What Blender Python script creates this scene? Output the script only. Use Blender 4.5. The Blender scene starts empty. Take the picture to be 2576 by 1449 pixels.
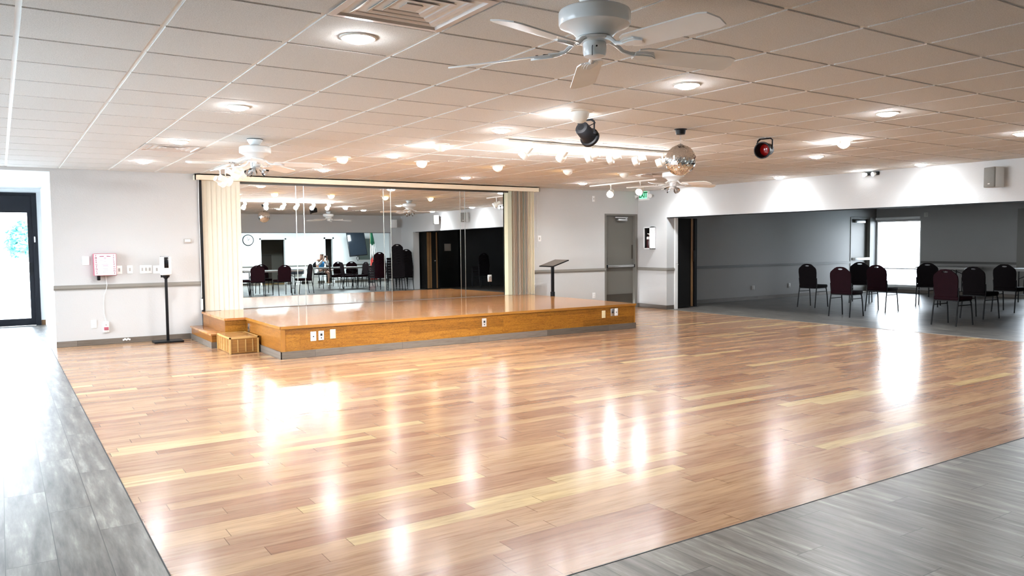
import bpy, bmesh, math, random
from mathutils import Vector, Matrix
random.seed(7)
PI = math.pi
R = math.radians
sc = bpy.context.scene
col = sc.collection

# ------------------------------------------------------------------ camera
CAMH = 1.397
yaw, pitch, roll, fpx = 0.58139, -0.05674, -0.00886, 1958.95
fw = Vector((math.sin(yaw) * math.cos(pitch), math.cos(yaw) * math.cos(pitch), math.sin(pitch)))
rt = Vector((math.cos(yaw), -math.sin(yaw), 0))
up = rt.cross(fw)
rt2 = rt * math.cos(roll) + up * math.sin(roll)
up2 = -rt * math.sin(roll) + up * math.cos(roll)
cam_data = bpy.data.cameras.new('camera')
cam = bpy.data.objects.new('camera', cam_data)
col.objects.link(cam)
m = Matrix((rt2, up2, -fw)).transposed().to_4x4()
m.translation = (0, 0, CAMH)
cam.matrix_world = m
cam_data.sensor_width = 36
cam_data.lens = fpx * 36 / 2576
cam_data.clip_start = 0.05
cam_data.clip_end = 300
sc.camera = cam

# ------------------------------------------------------------------ world, daylight, exposure
SKY = 13.0
world = bpy.data.worlds.new('world')
sc.world = world
world.use_nodes = True
wn = world.node_tree
wn.nodes.clear()
wo = wn.nodes.new('ShaderNodeOutputWorld')
wb = wn.nodes.new('ShaderNodeBackground')
wt = wn.nodes.new('ShaderNodeTexCoord')
ws = wn.nodes.new('ShaderNodeSeparateXYZ')
wr = wn.nodes.new('ShaderNodeValToRGB')
wr.color_ramp.elements[0].position = 0.0
wr.color_ramp.elements[0].color = (0.93, 0.96, 1.0, 1)
wr.color_ramp.elements[1].position = 0.6
wr.color_ramp.elements[1].color = (0.70, 0.84, 1.0, 1)
wn.links.new(wt.outputs['Generated'], ws.inputs[0])
wn.links.new(ws.outputs['Z'], wr.inputs[0])
wn.links.new(wr.outputs[0], wb.inputs['Color'])
wb.inputs['Strength'].default_value = SKY
wn.links.new(wb.outputs[0], wo.inputs[0])

sc.view_settings.view_transform = 'Standard'
sc.view_settings.look = 'None'
sc.view_settings.exposure = 0.9
sc.view_settings.gamma = 1.0
sc.view_settings.use_curve_mapping = False
sc.cycles.max_bounces = 9
sc.cycles.diffuse_bounces = 4
sc.cycles.glossy_bounces = 5
sc.cycles.sample_clamp_indirect = 30.0
sc.cycles.caustics_reflective = False
sc.cycles.caustics_refractive = False
sc.cycles.use_denoising = True

P_DOWN = 55.0      # recessed downlights
P_TRACK = 45.0     # track heads
P_HALO = 5.0       # lamps spilling on the ceiling
P_TROFFER = 88.0   # fluorescent troffers of the room behind the camera


def area_portal(name, loc, rot, sx, sy):
    ld = bpy.data.lights.new(name, 'AREA')
    ld.shape = 'RECTANGLE'
    ld.size = sx
    ld.size_y = sy
    ld.energy = 1
    o = bpy.data.objects.new(name, ld)
    o.location = loc
    o.rotation_euler = rot
    col.objects.link(o)
    ld.cycles.is_portal = True
    return o


# daylight comes in here: storefront of the left corridor, its glass door, side room window and its glass door
area_portal('daylight_storefront', (-2.56, 10.15, 1.2), (0, R(-90), 0), 2.2, 12.6)
area_portal('daylight_entrance', (-0.7, 16.62, 1.1), (R(-90), 0, 0), 2.5, 2.0)
area_portal('daylight_side_window', (20.3, 11.8, 1.05), (0, R(90), 0), 1.8, 1.25)
area_portal('daylight_side_door', (20.3, 8.3, 1.1), (0, R(90), 0), 2.0, 0.75)

# ------------------------------------------------------------------ materials
MATS = {}


class NT:
    def __init__(s, name):
        s.mat = bpy.data.materials.new(name)
        s.mat.use_nodes = True
        s.nt = s.mat.node_tree
        s.b = s.nt.nodes['Principled BSDF']

    def n(s, t, **kw):
        x = s.nt.nodes.new(t)
        for k, v in kw.items():
            setattr(x, k, v)
        return x

    def l(s, a, b):
        s.nt.links.new(a, b)

    def val(s, x, inp):
        if isinstance(x, (int, float)):
            inp.default_value = x
        else:
            s.l(x, inp)

    def math(s, op, a, b=None, c=None, clamp=False):
        x = s.n('ShaderNodeMath', operation=op, use_clamp=clamp)
        s.val(a, x.inputs[0])
        if b is not None:
            s.val(b, x.inputs[1])
        if c is not None:
            s.val(c, x.inputs[2])
        return x.outputs[0]

    def mix(s, fac, a, b, blend='MIX'):
        x = s.n('ShaderNodeMix', data_type='RGBA', blend_type=blend)
        s.val(fac, x.inputs[0])
        for v, i in ((a, 6), (b, 7)):
            if isinstance(v, tuple):
                x.inputs[i].default_value = (*v, 1)
            else:
                s.l(v, x.inputs[i])
        return x.outputs[2]

    def ramp(s, fac, stops, interp='LINEAR'):
        x = s.n('ShaderNodeValToRGB')
        x.color_ramp.interpolation = interp
        e = x.color_ramp.elements
        while len(e) < len(stops):
            e.new(0.5)
        for el, (p, c) in zip(e, stops):
            el.position = p
            el.color = (*c, 1)
        s.l(fac, x.inputs[0])
        return x.outputs[0]

    def pos(s, object_space=False):
        if object_space:
            return s.n('ShaderNodeTexCoord').outputs['Object']
        return s.n('ShaderNodeNewGeometry').outputs['Position']

    def noise(s, vec, scale, detail=3, rough=0.5):
        x = s.n('ShaderNodeTexNoise')
        x.inputs['Scale'].default_value = scale
        x.inputs['Detail'].default_value = detail
        x.inputs['Roughness'].default_value = rough
        s.l(vec, x.inputs['Vector'])
        return x.outputs['Fac']

    def comb(s, x, y, z):
        c = s.n('ShaderNodeCombineXYZ')
        for v, i in zip((x, y, z), c.inputs):
            s.val(v, i)
        return c.outputs[0]

    def sep(s, v):
        c = s.n('ShaderNodeSeparateXYZ')
        s.l(v, c.inputs[0])
        return c.outputs

    def bump(s, h, strength, dist=0.01):
        x = s.n('ShaderNodeBump')
        x.inputs['Strength'].default_value = strength
        x.inputs['Distance'].default_value = dist
        s.l(h, x.inputs['Height'])
        s.l(x.outputs[0], s.b.inputs['Normal'])

    def white(s, vec):
        x = s.n('ShaderNodeTexWhiteNoise', noise_dimensions='3D')
        s.l(vec, x.inputs['Vector'])
        return x.outputs['Value']


def pm(name, c, rough=0.5, metal=0.0, vary=0.06, scale=9.0, bump=0.0, emit=None, estr=0.0, coat=0.0, spec=0.5, alpha=None):
    """plain paint / metal / plastic with a little procedural variation"""
    if name in MATS:
        return MATS[name]
    t = NT(name)
    p = t.pos(True)
    f = t.noise(p, scale, 3)
    lo = tuple(max(0, v * (1 - vary)) for v in c)
    hi = tuple(min(1, v * (1 + vary)) for v in c)
    t.l(t.mix(f, lo, hi), t.b.inputs['Base Color'])
    t.b.inputs['Roughness'].default_value = rough
    t.b.inputs['Metallic'].default_value = metal
    t.b.inputs['Specular IOR Level'].default_value = spec
    if coat:
        t.b.inputs['Coat Weight'].default_value = coat
        t.b.inputs['Coat Roughness'].default_value = 0.08
    if bump:
        t.bump(t.noise(p, scale * 8, 4), bump, 0.004)
    if emit:
        t.b.inputs['Emission Color'].default_value = (*emit, 1)
        t.b.inputs['Emission Strength'].default_value = estr
    MATS[name] = t.mat
    return t.mat


def mat_wood_floor():
    t = NT('hardwood_floor')
    w, L = 0.1135, 1.15
    X, Y, Z = t.sep(t.pos())
    yy = t.math('DIVIDE', t.math('ADD', Y, 0.03), w)
    row = t.math('FLOOR', yy)
    rr = t.white(t.comb(row, 3.1, 0.7))
    r2 = t.white(t.comb(row, 9.7, 2.2))
    u = t.math('ADD', t.math('DIVIDE', X, t.math('MULTIPLY_ADD', r2, 0.5, L * 0.72)), t.math('MULTIPLY', rr, 11.3))
    seg = t.math('FLOOR', u)
    rnd = t.white(t.comb(row, seg, 0.37))
    base = t.ramp(rnd, [(0.0, (0.30, 0.150, 0.088)), (0.14, (0.36, 0.200, 0.120)), (0.45, (0.40, 0.235, 0.140)),
                        (0.78, (0.45, 0.275, 0.160)), (0.95, (0.48, 0.30, 0.170)), (0.965, (0.53, 0.375, 0.19)), (1.0, (0.58, 0.43, 0.235))])
    gv = t.comb(t.math('MULTIPLY_ADD', seg, 3.7, t.math('MULTIPLY', X, 2.2)), t.math('MULTIPLY_ADD', rnd, 9.0, t.math('MULTIPLY', Y, 26.0)), row)
    g = t.noise(gv, 1.6, 6, 0.62)
    g2 = t.noise(t.comb(t.math('MULTIPLY', X, 1.1), t.math('MULTIPLY', Y, 9.0), rnd), 1.4, 4, 0.6)
    gm = t.ramp(g, [(0.28, (0.66, 0.60, 0.55)), (0.5, (0.98, 0.98, 0.98)), (0.75, (1.12, 1.12, 1.10))])
    c = t.mix(1.0, base, gm, 'MULTIPLY')
    gm2 = t.ramp(g2, [(0.3, (0.84, 0.80, 0.78)), (0.7, (1.08, 1.08, 1.06))])
    c = t.mix(1.0, c, gm2, 'MULTIPLY')
    fy = t.math('FRACT', yy)
    fx = t.math('FRACT', u)
    gy = t.math('LESS_THAN', fy, 0.022)
    gx = t.math('LESS_THAN', fx, 0.0035)
    gap = t.math('MAXIMUM', t.math('MULTIPLY', gy, 0.45), gx)
    c = t.mix(t.math('MULTIPLY', gap, 0.75), c, (0.10, 0.045, 0.02))
    t.l(c, t.b.inputs['Base Color'])
    t.l(t.math('MULTIPLY_ADD', g, 0.08, 0.165), t.b.inputs['Roughness'])
    t.b.inputs['Specular IOR Level'].default_value = 0.5
    bn = t.noise(t.comb(t.math('MULTIPLY', X, 3.0), t.math('MULTIPLY', Y, 10.0), row), 1.2, 3)
    h = t.math('SUBTRACT', t.math('MULTIPLY', bn, 0.5), t.math('MULTIPLY', gap, 0.5))
    t.bump(h, 0.10, 0.004)
    return t.mat


def mat_tile_floor():
    t = NT('wood_look_tile')
    w, L = 0.1965, 1.165
    X, Y, Z = t.sep(t.pos())
    xx = t.math('DIVIDE', t.math('SUBTRACT', X, 0.557), w)
    cl = t.math('FLOOR', xx)
    u = t.math('ADD', t.math('DIVIDE', t.math('SUBTRACT', Y, 5.45), L), t.math('MULTIPLY', t.math('ADD', cl, 1.0), 0.372))
    seg = t.math('FLOOR', u)
    rnd = t.white(t.comb(cl, seg, 1.37))
    gv = t.comb(t.math('MULTIPLY_ADD', rnd, 31.0, t.math('MULTIPLY', X, 15.0)), t.math('MULTIPLY_ADD', seg, 5.3, t.math('MULTIPLY', Y, 1.7)), cl)
    g = t.noise(gv, 1.25, 6, 0.62)
    g2 = t.noise(t.comb(t.math('MULTIPLY', X, 60.0), t.math('MULTIPLY', Y, 5.0), rnd), 1.3, 4, 0.6)
    c = t.ramp(g, [(0.27, (0.045, 0.040, 0.036)), (0.42, (0.115, 0.104, 0.094)), (0.56, (0.185, 0.170, 0.152)), (0.72, (0.36, 0.345, 0.305))])
    c = t.mix(1.0, c, t.ramp(g2, [(0.3, (0.84, 0.84, 0.84)), (0.7, (1.1, 1.1, 1.1))]), 'MULTIPLY')
    c = t.mix(1.0, c, t.ramp(rnd, [(0.0, (0.84, 0.84, 0.85)), (1.0, (1.12, 1.12, 1.10))]), 'MULTIPLY')
    fx = t.math('FRACT', xx)
    fy = t.math('FRACT', u)
    gap = t.math('MAXIMUM', t.math('LESS_THAN', fx, 0.019), t.math('LESS_THAN', fy, 0.0034))
    c = t.mix(t.math('MULTIPLY', gap, 0.9), c, (0.03, 0.028, 0.026))
    t.l(c, t.b.inputs['Base Color'])
    t.l(t.math('MULTIPLY_ADD', g2, 0.12, 0.27), t.b.inputs['Roughness'])
    t.bump(t.math('SUBTRACT', t.math('MULTIPLY', g, 0.4), gap), 0.12, 0.003)
    return t.mat


def mat_plank(name, c0, c1, c2, along='X', w=0.08, L=0.6, rough=0.2, grain=1.0, dark=0.5, obj=False):
    """boards running along one axis, used on the stage, its fascia and the step box"""
    t = NT(name)
    X, Y, Z = t.sep(t.pos(obj))
    a, b = {'X': (X, Y), 'Y': (Y, X), 'XZ': (X, Z), 'YZ': (Y, Z)}[along]
    yy = t.math('DIVIDE', b, w)
    row = t.math('FLOOR', yy)
    rr = t.white(t.comb(row, 5.1, 0.2))
    u = t.math('ADD', t.math('DIVIDE', a, L), t.math('MULTIPLY', rr, 7.7))
    seg = t.math('FLOOR', u)
    rnd = t.white(t.comb(row, seg, 0.91))
    base = t.ramp(rnd, [(0.0, c0), (0.5, c1), (1.0, c2)])
    g = t.noise(t.comb(t.math('MULTIPLY_ADD', seg, 2.7, t.math('MULTIPLY', a, 2.6)), t.math('MULTIPLY_ADD', rnd, 7.0, t.math('MULTIPLY', b, 30.0)), row), 1.5, 6, 0.65)
    if 'oak' in name:
        wv = t.noise(t.comb(t.math('MULTIPLY', a, 3.2), t.math('MULTIPLY', b, 9.0), rnd), 1.3, 3, 0.55)
        rings = t.math('FRACT', t.math('MULTIPLY', wv, 13.0))
        base = t.mix(0.75, base, t.ramp(rings, [(0.0, (0.62, 0.55, 0.45)), (0.35, (1.0, 1.0, 1.0)), (0.85, (1.12, 1.12, 1.15)), (1.0, (0.66, 0.60, 0.5))]), 'MULTIPLY')
    c = t.mix(grain, base, t.ramp(g, [(0.3, (0.62, 0.55, 0.48)), (0.52, (1, 1, 1)), (0.75, (1.15, 1.15, 1.12))]), 'MULTIPLY')
    gap = t.math('MAXIMUM', t.math('LESS_THAN', t.math('FRACT', yy), 0.02), t.math('LESS_THAN', t.math('FRACT', u), 0.004))
    c = t.mix(t.math('MULTIPLY', gap, dark), c, tuple(v * 0.25 for v in c0))
    t.l(c, t.b.inputs['Base Color'])
    t.b.inputs['Roughness'].default_value = rough
    t.bump(g, 0.06, 0.002)
    return t.mat


def mat_ceiling_tile():
    t = NT('acoustic_ceiling_tile')
    p = t.pos()
    f = t.noise(p, 190, 2, 0.7)
    X, Y, Z = t.sep(p)
    rnd = t.white(t.comb(t.math('FLOOR', t.math('DIVIDE', t.math('SUBTRACT', X, 0.116), 0.6096)), t.math('FLOOR', t.math('DIVIDE', t.math('SUBTRACT', Y, 4.2417), 0.6096)), 0.5))
    c = t.ramp(f, [(0.33, (0.54, 0.52, 0.49)), (0.55, (0.70, 0.68, 0.645)), (0.8, (0.78, 0.76, 0.72))])
    c = t.mix(1.0, c, t.ramp(rnd, [(0, (0.965, 0.96, 0.955)), (1, (1.0, 1.0, 1.0))]), 'MULTIPLY')
    t.l(c, t.b.inputs['Base Color'])
    t.b.inputs['Roughness'].default_value = 0.9
    t.bump(f, 0.25, 0.003)
    return t.mat


def mat_wall(name, c, scale=60, b=0.35):
    t = NT(name)
    p = t.pos()
    f = t.noise(p, scale, 4, 0.6)
    f2 = t.noise(p, 1.3, 2)
    cc = t.mix(f2, tuple(v * 0.975 for v in c), tuple(min(1, v * 1.02) for v in c))
    t.l(cc, t.b.inputs['Base Color'])
    t.b.inputs['Roughness'].default_value = 0.62
    t.bump(f, b, 0.006)
    return t.mat


def mat_glass(name, tint=(0.97, 0.99, 1.0)):
    t = NT(name)
    nt = t.nt
    tr = t.n('ShaderNodeBsdfTransparent')
    tr.inputs[0].default_value = (*tint, 1)
    gl = t.n('ShaderNodeBsdfGlossy')
    gl.inputs['Roughness'].default_value = 0.02
    fr = t.n('ShaderNodeFresnel')
    fr.inputs[0].default_value = 1.45
    mx = t.n('ShaderNodeMixShader')
    t.l(fr.outputs[0], mx.inputs[0])
    t.l(tr.outputs[0], mx.inputs[1])
    t.l(gl.outputs[0], mx.inputs[2])
    t.l(mx.outputs[0], nt.nodes['Material Output'].inputs[0])
    return t.mat


M_FLOOR = mat_wood_floor()
M_TILE = mat_tile_floor()
M_CEIL = mat_ceiling_tile()
M_GRID = pm('ceiling_grid_metal', (0.86, 0.85, 0.82), 0.45)
M_WALL = mat_wall('textured_wall_paint', (0.53, 0.525, 0.518))
M_WALLDIM = mat_wall('side_room_dimmed_wall', (0.31, 0.298, 0.282))  # wall colour darkened to put the side room's dimness into it
M_WALL2 = mat_wall('smooth_white_paint', (0.82, 0.83, 0.83), 40, 0.12)
M_TRIM = mat_plank('grey_wood_trim', (0.105, 0.086, 0.068), (0.145, 0.120, 0.097), (0.185, 0.156, 0.130), 'XZ', 0.3, 1.2, 0.45, 0.7)
M_TRIMY = mat_plank('grey_wood_trim_along', (0.105, 0.086, 0.068), (0.145, 0.120, 0.097), (0.185, 0.156, 0.130), 'YZ', 0.3, 1.2, 0.45, 0.7)
M_RAILD = pm('dark_side_room_rail', (0.10, 0.095, 0.085), 0.5, vary=0.1, scale=4)
M_RAIL = pm('taupe_rail_paint', (0.25, 0.232, 0.205), 0.45, vary=0.1, scale=4)
M_TRIMWHITE = pm('white_trim_paint', (0.82, 0.81, 0.79), 0.5)
M_STAGETOP = mat_plank('stage_boards', (0.36, 0.145, 0.045), (0.48, 0.215, 0.07), (0.56, 0.27, 0.095), 'X', 0.075, 0.45, 0.13, 0.8)
M_FASCIA = mat_plank('stage_fascia_oak', (0.23, 0.092, 0.010), (0.30, 0.122, 0.013), (0.34, 0.148, 0.019), 'XZ', 0.1, 1.5, 0.3, 1.0, 0.25)
M_FASCIAY = mat_plank('stage_side_oak', (0.22, 0.082, 0.012), (0.28, 0.110, 0.018), (0.31, 0.132, 0.026), 'YZ', 0.12, 1.5, 0.3, 0.9, 0.25)
M_NOSING = pm('stage_nosing_oak', (0.34, 0.150, 0.028), 0.22, vary=0.2, scale=3)
M_BOXWOOD = mat_plank('step_box_oak', (0.24, 0.105, 0.022), (0.33, 0.160, 0.040), (0.40, 0.215, 0.065), 'YZ', 0.11, 0.25, 0.32, 0.9, 0.8)
M_BOXTOP = mat_plank('step_box_top_oak', (0.30, 0.145, 0.042), (0.36, 0.19, 0.065), (0.43, 0.25, 0.095), 'X', 0.09, 0.4, 0.26, 0.8, 0.6)
M_BOXEDGE = pm('pale_edge_wood', (0.50, 0.31, 0.11), 0.35, vary=0.15, scale=5)
M_BLIND = pm('cream_vane_fabric', (0.70, 0.66, 0.55), 0.75, vary=0.05, scale=3)
M_VALANCE = pm('cream_valance', (0.80, 0.72, 0.56), 0.5, vary=0.03, scale=2)
M_MIRROR = pm('mirror_silver', (0.90, 0.92, 0.92), 0.0, 1.0, vary=0.0)
M_BEVEL = pm('mirror_edge', (0.45, 0.50, 0.50), 0.35, 1.0, vary=0.0)
M_WHITEPL = pm('white_plastic', (0.84, 0.84, 0.83), 0.35, vary=0.02)
M_IVORY = pm('ivory_plastic', (0.78, 0.68, 0.42), 0.4, vary=0.03)
M_GREYPL = pm('grey_plastic', (0.45, 0.43, 0.41), 0.45)
M_DARKHOLE = pm('dark_slot', (0.02, 0.02, 0.02), 0.6)
M_STEEL = pm('brushed_steel', (0.62, 0.62, 0.62), 0.3, 1.0, scale=20)
M_BLACK = pm('black_powder_coat', (0.006, 0.006, 0.007), 0.45, scale=30, spec=0.2)
M_BLACKGL = pm('black_gloss', (0.005, 0.005, 0.006), 0.2, spec=0.3)
M_BLACKFRAME = pm('black_anodised', (0.010, 0.011, 0.015), 0.5, scale=4, spec=0.2)
M_FANW = pm('fan_white_enamel', (0.80, 0.82, 0.82), 0.3, coat=0.3, vary=0.02)
M_BLADE = pm('fan_blade_white', (0.90, 0.89, 0.86), 0.35, vary=0.06, scale=6)
M_VENT = pm('vent_painted_metal', (0.62, 0.55, 0.50), 0.4, vary=0.08, scale=3)
M_FIX = pm('fixture_white', (0.82, 0.80, 0.74), 0.4, vary=0.03)
M_LENS = pm('lamp_lens_lit', (1, 1, 1), 0.5, emit=(0.92, 0.96, 1.0), estr=110.0)
M_LENSTRACK = pm('track_lens_lit', (1, 1, 1), 0.5, emit=(0.95, 0.98, 1.0), estr=110.0)
M_AMBER = pm('amber_lens_lit', (1, 0.7, 0.3), 0.5, emit=(1.0, 0.58, 0.18), estr=45.0)
M_TROF = pm('troffer_lens_lit', (1, 1, 1), 0.5, emit=(0.86, 0.96, 1.0), estr=4.0)
M_RED = pm('red_gel', (0.35, 0.005, 0.005), 0.12, emit=(0.6, 0.01, 0.01), estr=0.03)
M_FACET = pm('mirror_tile_facet', (0.80, 0.78, 0.75), 0.04, 1.0, vary=0.04, scale=30)
M_DOORGREY = pm('grey_door_paint', (0.125, 0.118, 0.100), 0.45, vary=0.03, scale=3)
M_DOORFRAME = pm('grey_frame_paint', (0.16, 0.150, 0.130), 0.45, vary=0.03)
M_KICK = pm('bronze_kick_plate', (0.045, 0.037, 0.027), 0.45, 0.2)
M_ACC = pm('dark_accordion_vinyl', (0.006, 0.0055, 0.005), 0.6, vary=0.15, scale=6, spec=0.15)
M_ACCWOOD = pm('accordion_post_wood', (0.17, 0.085, 0.03), 0.4, vary=0.2, scale=8)
M_CHAIRFAB = pm('burgundy_vinyl', (0.013, 0.001, 0.004), 0.75, vary=0.25, scale=12, bump=0.1, spec=0.15)
M_CHAIRSHADE = pm('shaded_chair_fabric', (0.006, 0.004, 0.005), 0.8, vary=0.25, scale=12, bump=0.1, spec=0.12)  # shaded copy of the burgundy, poor light put into the colour
M_CHAIRLEG = pm('black_chair_steel', (0.008, 0.008, 0.009), 0.5, spec=0.2)
M_TABLE = pm('folding_table_top', (0.50, 0.49, 0.46), 0.45, vary=0.04, scale=8)
M_GLASS = mat_glass('window_glass')
M_SHADE = mat_glass('lamp_shade_glass', (0.93, 0.94, 0.95))
M_EXITG = pm('exit_green', (0.10, 0.62, 0.26), 0.5, emit=(0.25, 0.95, 0.48), estr=0.75)
M_EXITL = pm('exit_letter_green', (0.0, 0.13, 0.05), 0.5)
M_REDCAB = pm('red_cabinet_enamel', (0.42, 0.10, 0.14), 0.35)
M_PINKP = pm('pale_pink_panel', (0.86, 0.83, 0.86), 0.5)
M_SIGNTXT = pm('maroon_print', (0.30, 0.06, 0.12), 0.6)
M_SIGNPINK = pm('rose_print', (0.72, 0.42, 0.50), 0.6)
M_SIGNGREY = pm('grey_print', (0.42, 0.40, 0.44), 0.6)
M_SPKGRILL = pm('speaker_grille_grey', (0.17, 0.16, 0.14), 0.6, vary=0.15, scale=60, bump=0.3)
M_SPKBODY = pm('speaker_body_grey', (0.42, 0.40, 0.37), 0.45)
M_SHADEWALL = mat_wall('shade_blackened_wall', (0.030, 0.030, 0.031), 12, 0.1)  # near-black colour stands in for a wall that gets no light
M_DARKDOOR = pm('dark_door_paint', (0.016, 0.017, 0.018), 0.5)
M_PAPER = pm('white_paper', (0.86, 0.86, 0.85), 0.7, vary=0.02)
M_BROWNPAN = pm('brown_wainscot', (0.055, 0.042, 0.032), 0.5, vary=0.2, scale=6)
M_BIN = pm('grey_bin_plastic', (0.40, 0.38, 0.35), 0.5)
M_BAG = pm('black_bin_liner', (0.012, 0.014, 0.02), 0.3, bump=0.5, scale=14)
M_FLAGG = pm('flag_green', (0.02, 0.16, 0.08), 0.8)
M_FLAGW = pm('flag_white', (0.82, 0.82, 0.80), 0.8)
M_FLAGR = pm('flag_red', (0.72, 0.05, 0.04), 0.8)
M_SCREEN = pm('tv_screen_glass', (0.010, 0.014, 0.020), 0.08)
M_BOARD = pm('green_grey_board', (0.15, 0.19, 0.17), 0.7)
M_CLOCKF = pm('clock_face_white', (0.82, 0.84, 0.85), 0.5)
M_SKIN = pm('skin', (0.40, 0.22, 0.15), 0.55)
M_CLOTHG = pm('grey_white_cotton', (0.62, 0.62, 0.62), 0.85)
M_VEST = pm('blue_vest_cloth', (0.03, 0.22, 0.50), 0.8)
M_CLOTHW = pm('white_cotton', (0.80, 0.80, 0.78), 0.85)
M_GROUND = pm('pale_concrete', (0.62, 0.62, 0.60), 0.9, vary=0.08, scale=2)
M_LEAF = pm('overexposed_leaf', (0.10, 0.36, 0.33), 0.6, vary=0.4, scale=3)  # teal puts the overexposed look of the leaves into their colour
M_BARK = pm('tree_bark', (0.20, 0.17, 0.14), 0.9)

# ------------------------------------------------------------------ mesh helpers


class B:
    def __init__(s):
        s.bm = bmesh.new()

    def box(s, x0, y0, z0, x1, y1, z1, M=None):
        c = [(x0, y0, z0), (x1, y0, z0), (x1, y1, z0), (x0, y1, z0), (x0, y0, z1), (x1, y0, z1), (x1, y1, z1), (x0, y1, z1)]
        v = [s.bm.verts.new(M @ Vector(p) if M else p) for p in c]
        for f in ((3, 2, 1, 0), (4, 5, 6, 7), (0, 1, 5, 4), (1, 2, 6, 5), (2, 3, 7, 6), (3, 0, 4, 7)):
            s.bm.faces.new([v[i] for i in f])
        return s

    def rbox(s, x0, y0, z0, x1, y1, z1, r, seg=2, M=None):
        b2 = bmesh.new()
        c = [(x0, y0, z0), (x1, y0, z0), (x1, y1, z0), (x0, y1, z0), (x0, y0, z1), (x1, y0, z1), (x1, y1, z1), (x0, y1, z1)]
        v = [b2.verts.new(p) for p in c]
        for f in ((3, 2, 1, 0), (4, 5, 6, 7), (0, 1, 5, 4), (1, 2, 6, 5), (2, 3, 7, 6), (3, 0, 4, 7)):
            b2.faces.new([v[i] for i in f])
        bmesh.ops.bevel(b2, geom=b2.edges[:], offset=r, segments=seg, profile=0.5, affect='EDGES')
        s.merge(b2, M)
        return s

    def merge(s, b2, M=None):
        mp = {}
        for v in b2.verts:
            mp[v] = s.bm.verts.new(M @ v.co if M else v.co)
        for f in b2.faces:
            try:
                s.bm.faces.new([mp[v] for v in f.verts])
            except ValueError:
                pass
        b2.free()

    def cyl(s, p0, p1, r0, r1=None, seg=16, caps=True):
        r1 = r0 if r1 is None else r1
        p0, p1 = Vector(p0), Vector(p1)
        d = (p1 - p0).normalized()
        a = d.orthogonal().normalized()
        b = d.cross(a)
        A = [s.bm.verts.new(p0 + (a * math.cos(t) + b * math.sin(t)) * r0) for t in [2 * PI * i / seg for i in range(seg)]]
        C = [s.bm.verts.new(p1 + (a * math.cos(t) + b * math.sin(t)) * r1) for t in [2 * PI * i / seg for i in range(seg)]]
        for i in range(seg):
            j = (i + 1) % seg
            s.bm.faces.new((A[i], A[j], C[j], C[i]))
        if caps:
            s.bm.faces.new(A[::-1])
            s.bm.faces.new(C)
        return s

    def lathe(s, prof, seg=32, M=None, cap=True):
        """prof: (radius, z) pairs around local Z"""
        rings = []
        for r, z in prof:
            ring = []
            for i in range(seg):
                t = 2 * PI * i / seg
                p = Vector((r * math.cos(t), r * math.sin(t), z))
                ring.append(s.bm.verts.new(M @ p if M else p))
            rings.append(ring)
        for a, b in zip(rings, rings[1:]):
            for i in range(seg):
                j = (i + 1) % seg
                s.bm.faces.new((a[i], a[j], b[j], b[i]))
        if cap:
            s.bm.faces.new(rings[0][::-1])
            s.bm.faces.new(rings[-1])
        return s

    def tube(s, pts, r, seg=8):
        pts = [Vector(p) for p in pts]
        rings = []
        prev = None
        for i, p in enumerate(pts):
            d = (pts[min(i + 1, len(pts) - 1)] - pts[max(i - 1, 0)]).normalized()
            if prev is None:
                a = d.orthogonal().normalized()
            else:
                a = (prev - d * prev.dot(d)).normalized()
            prev = a
            b = d.cross(a)
            rr = r[i] if isinstance(r, (list, tuple)) else r
            rings.append([s.bm.verts.new(p + (a * math.cos(2 * PI * k / seg) + b * math.sin(2 * PI * k / seg)) * rr) for k in range(seg)])
        for A, C in zip(rings, rings[1:]):
            for k in range(seg):
                j = (k + 1) % seg
                s.bm.faces.new((A[k], A[j], C[j], C[k]))
        s.bm.faces.new(rings[0][::-1])
        s.bm.faces.new(rings[-1])
        return s

    def prism(s, poly, h, M=None):
        """poly in local XY extruded along local Z by h"""
        T = M or Matrix()
        a = [s.bm.verts.new(T @ Vector((x, y, 0))) for x, y in poly]
        b = [s.bm.verts.new(T @ Vector((x, y, h))) for x, y in poly]
        n = len(poly)
        s.bm.faces.new(a[::-1])
        s.bm.faces.new(b)
        for i in range(n):
            j = (i + 1) % n
            s.bm.faces.new((a[i], a[j], b[j], b[i]))
        return s

    def sphere(s, c, r, u=16, v=10, sz=1.0):
        M = Matrix.Translation(c) @ Matrix.Diagonal((r, r, r * sz, 1))
        bmesh.ops.create_uvsphere(s.bm, u_segments=u, v_segments=v, radius=1, matrix=M)
        return s

    def quad(s, *p):
        s.bm.faces.new([s.bm.verts.new(q) for q in p])
        return s


def obj(name, b, mat, parent=None, smooth=True, ang=38):
    me = bpy.data.meshes.new(name)
    bmesh.ops.recalc_face_normals(b.bm, faces=b.bm.faces[:])
    b.bm.to_mesh(me)
    b.bm.free()
    me.materials.append(mat)
    if smooth:
        me.shade_smooth()
        me.set_sharp_from_angle(angle=R(ang))
    o = bpy.data.objects.new(name, me)
    col.objects.link(o)
    if parent:
        o.parent = parent
    return o


def thing(name, label, cat, loc=(0, 0, 0), rz=0.0, group=None, kind=None):
    o = bpy.data.objects.new(name, None)
    o.empty_display_size = 0.1
    col.objects.link(o)
    o.location = loc
    o.rotation_euler = (0, 0, rz)
    tag(o, label, cat, group, kind)
    return o


def tag(o, label=None, cat=None, group=None, kind=None):
    if label:
        o['label'] = label
    if cat:
        o['category'] = cat
    if group:
        o['group'] = group
    if kind:
        o['kind'] = kind
    return o


def struct(name, b, mat, label=None, cat=None, parent=None, smooth=False):
    o = obj(name, b, mat, parent, smooth)
    if parent is None:
        tag(o, label, cat, None, 'structure')
    return o


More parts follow.
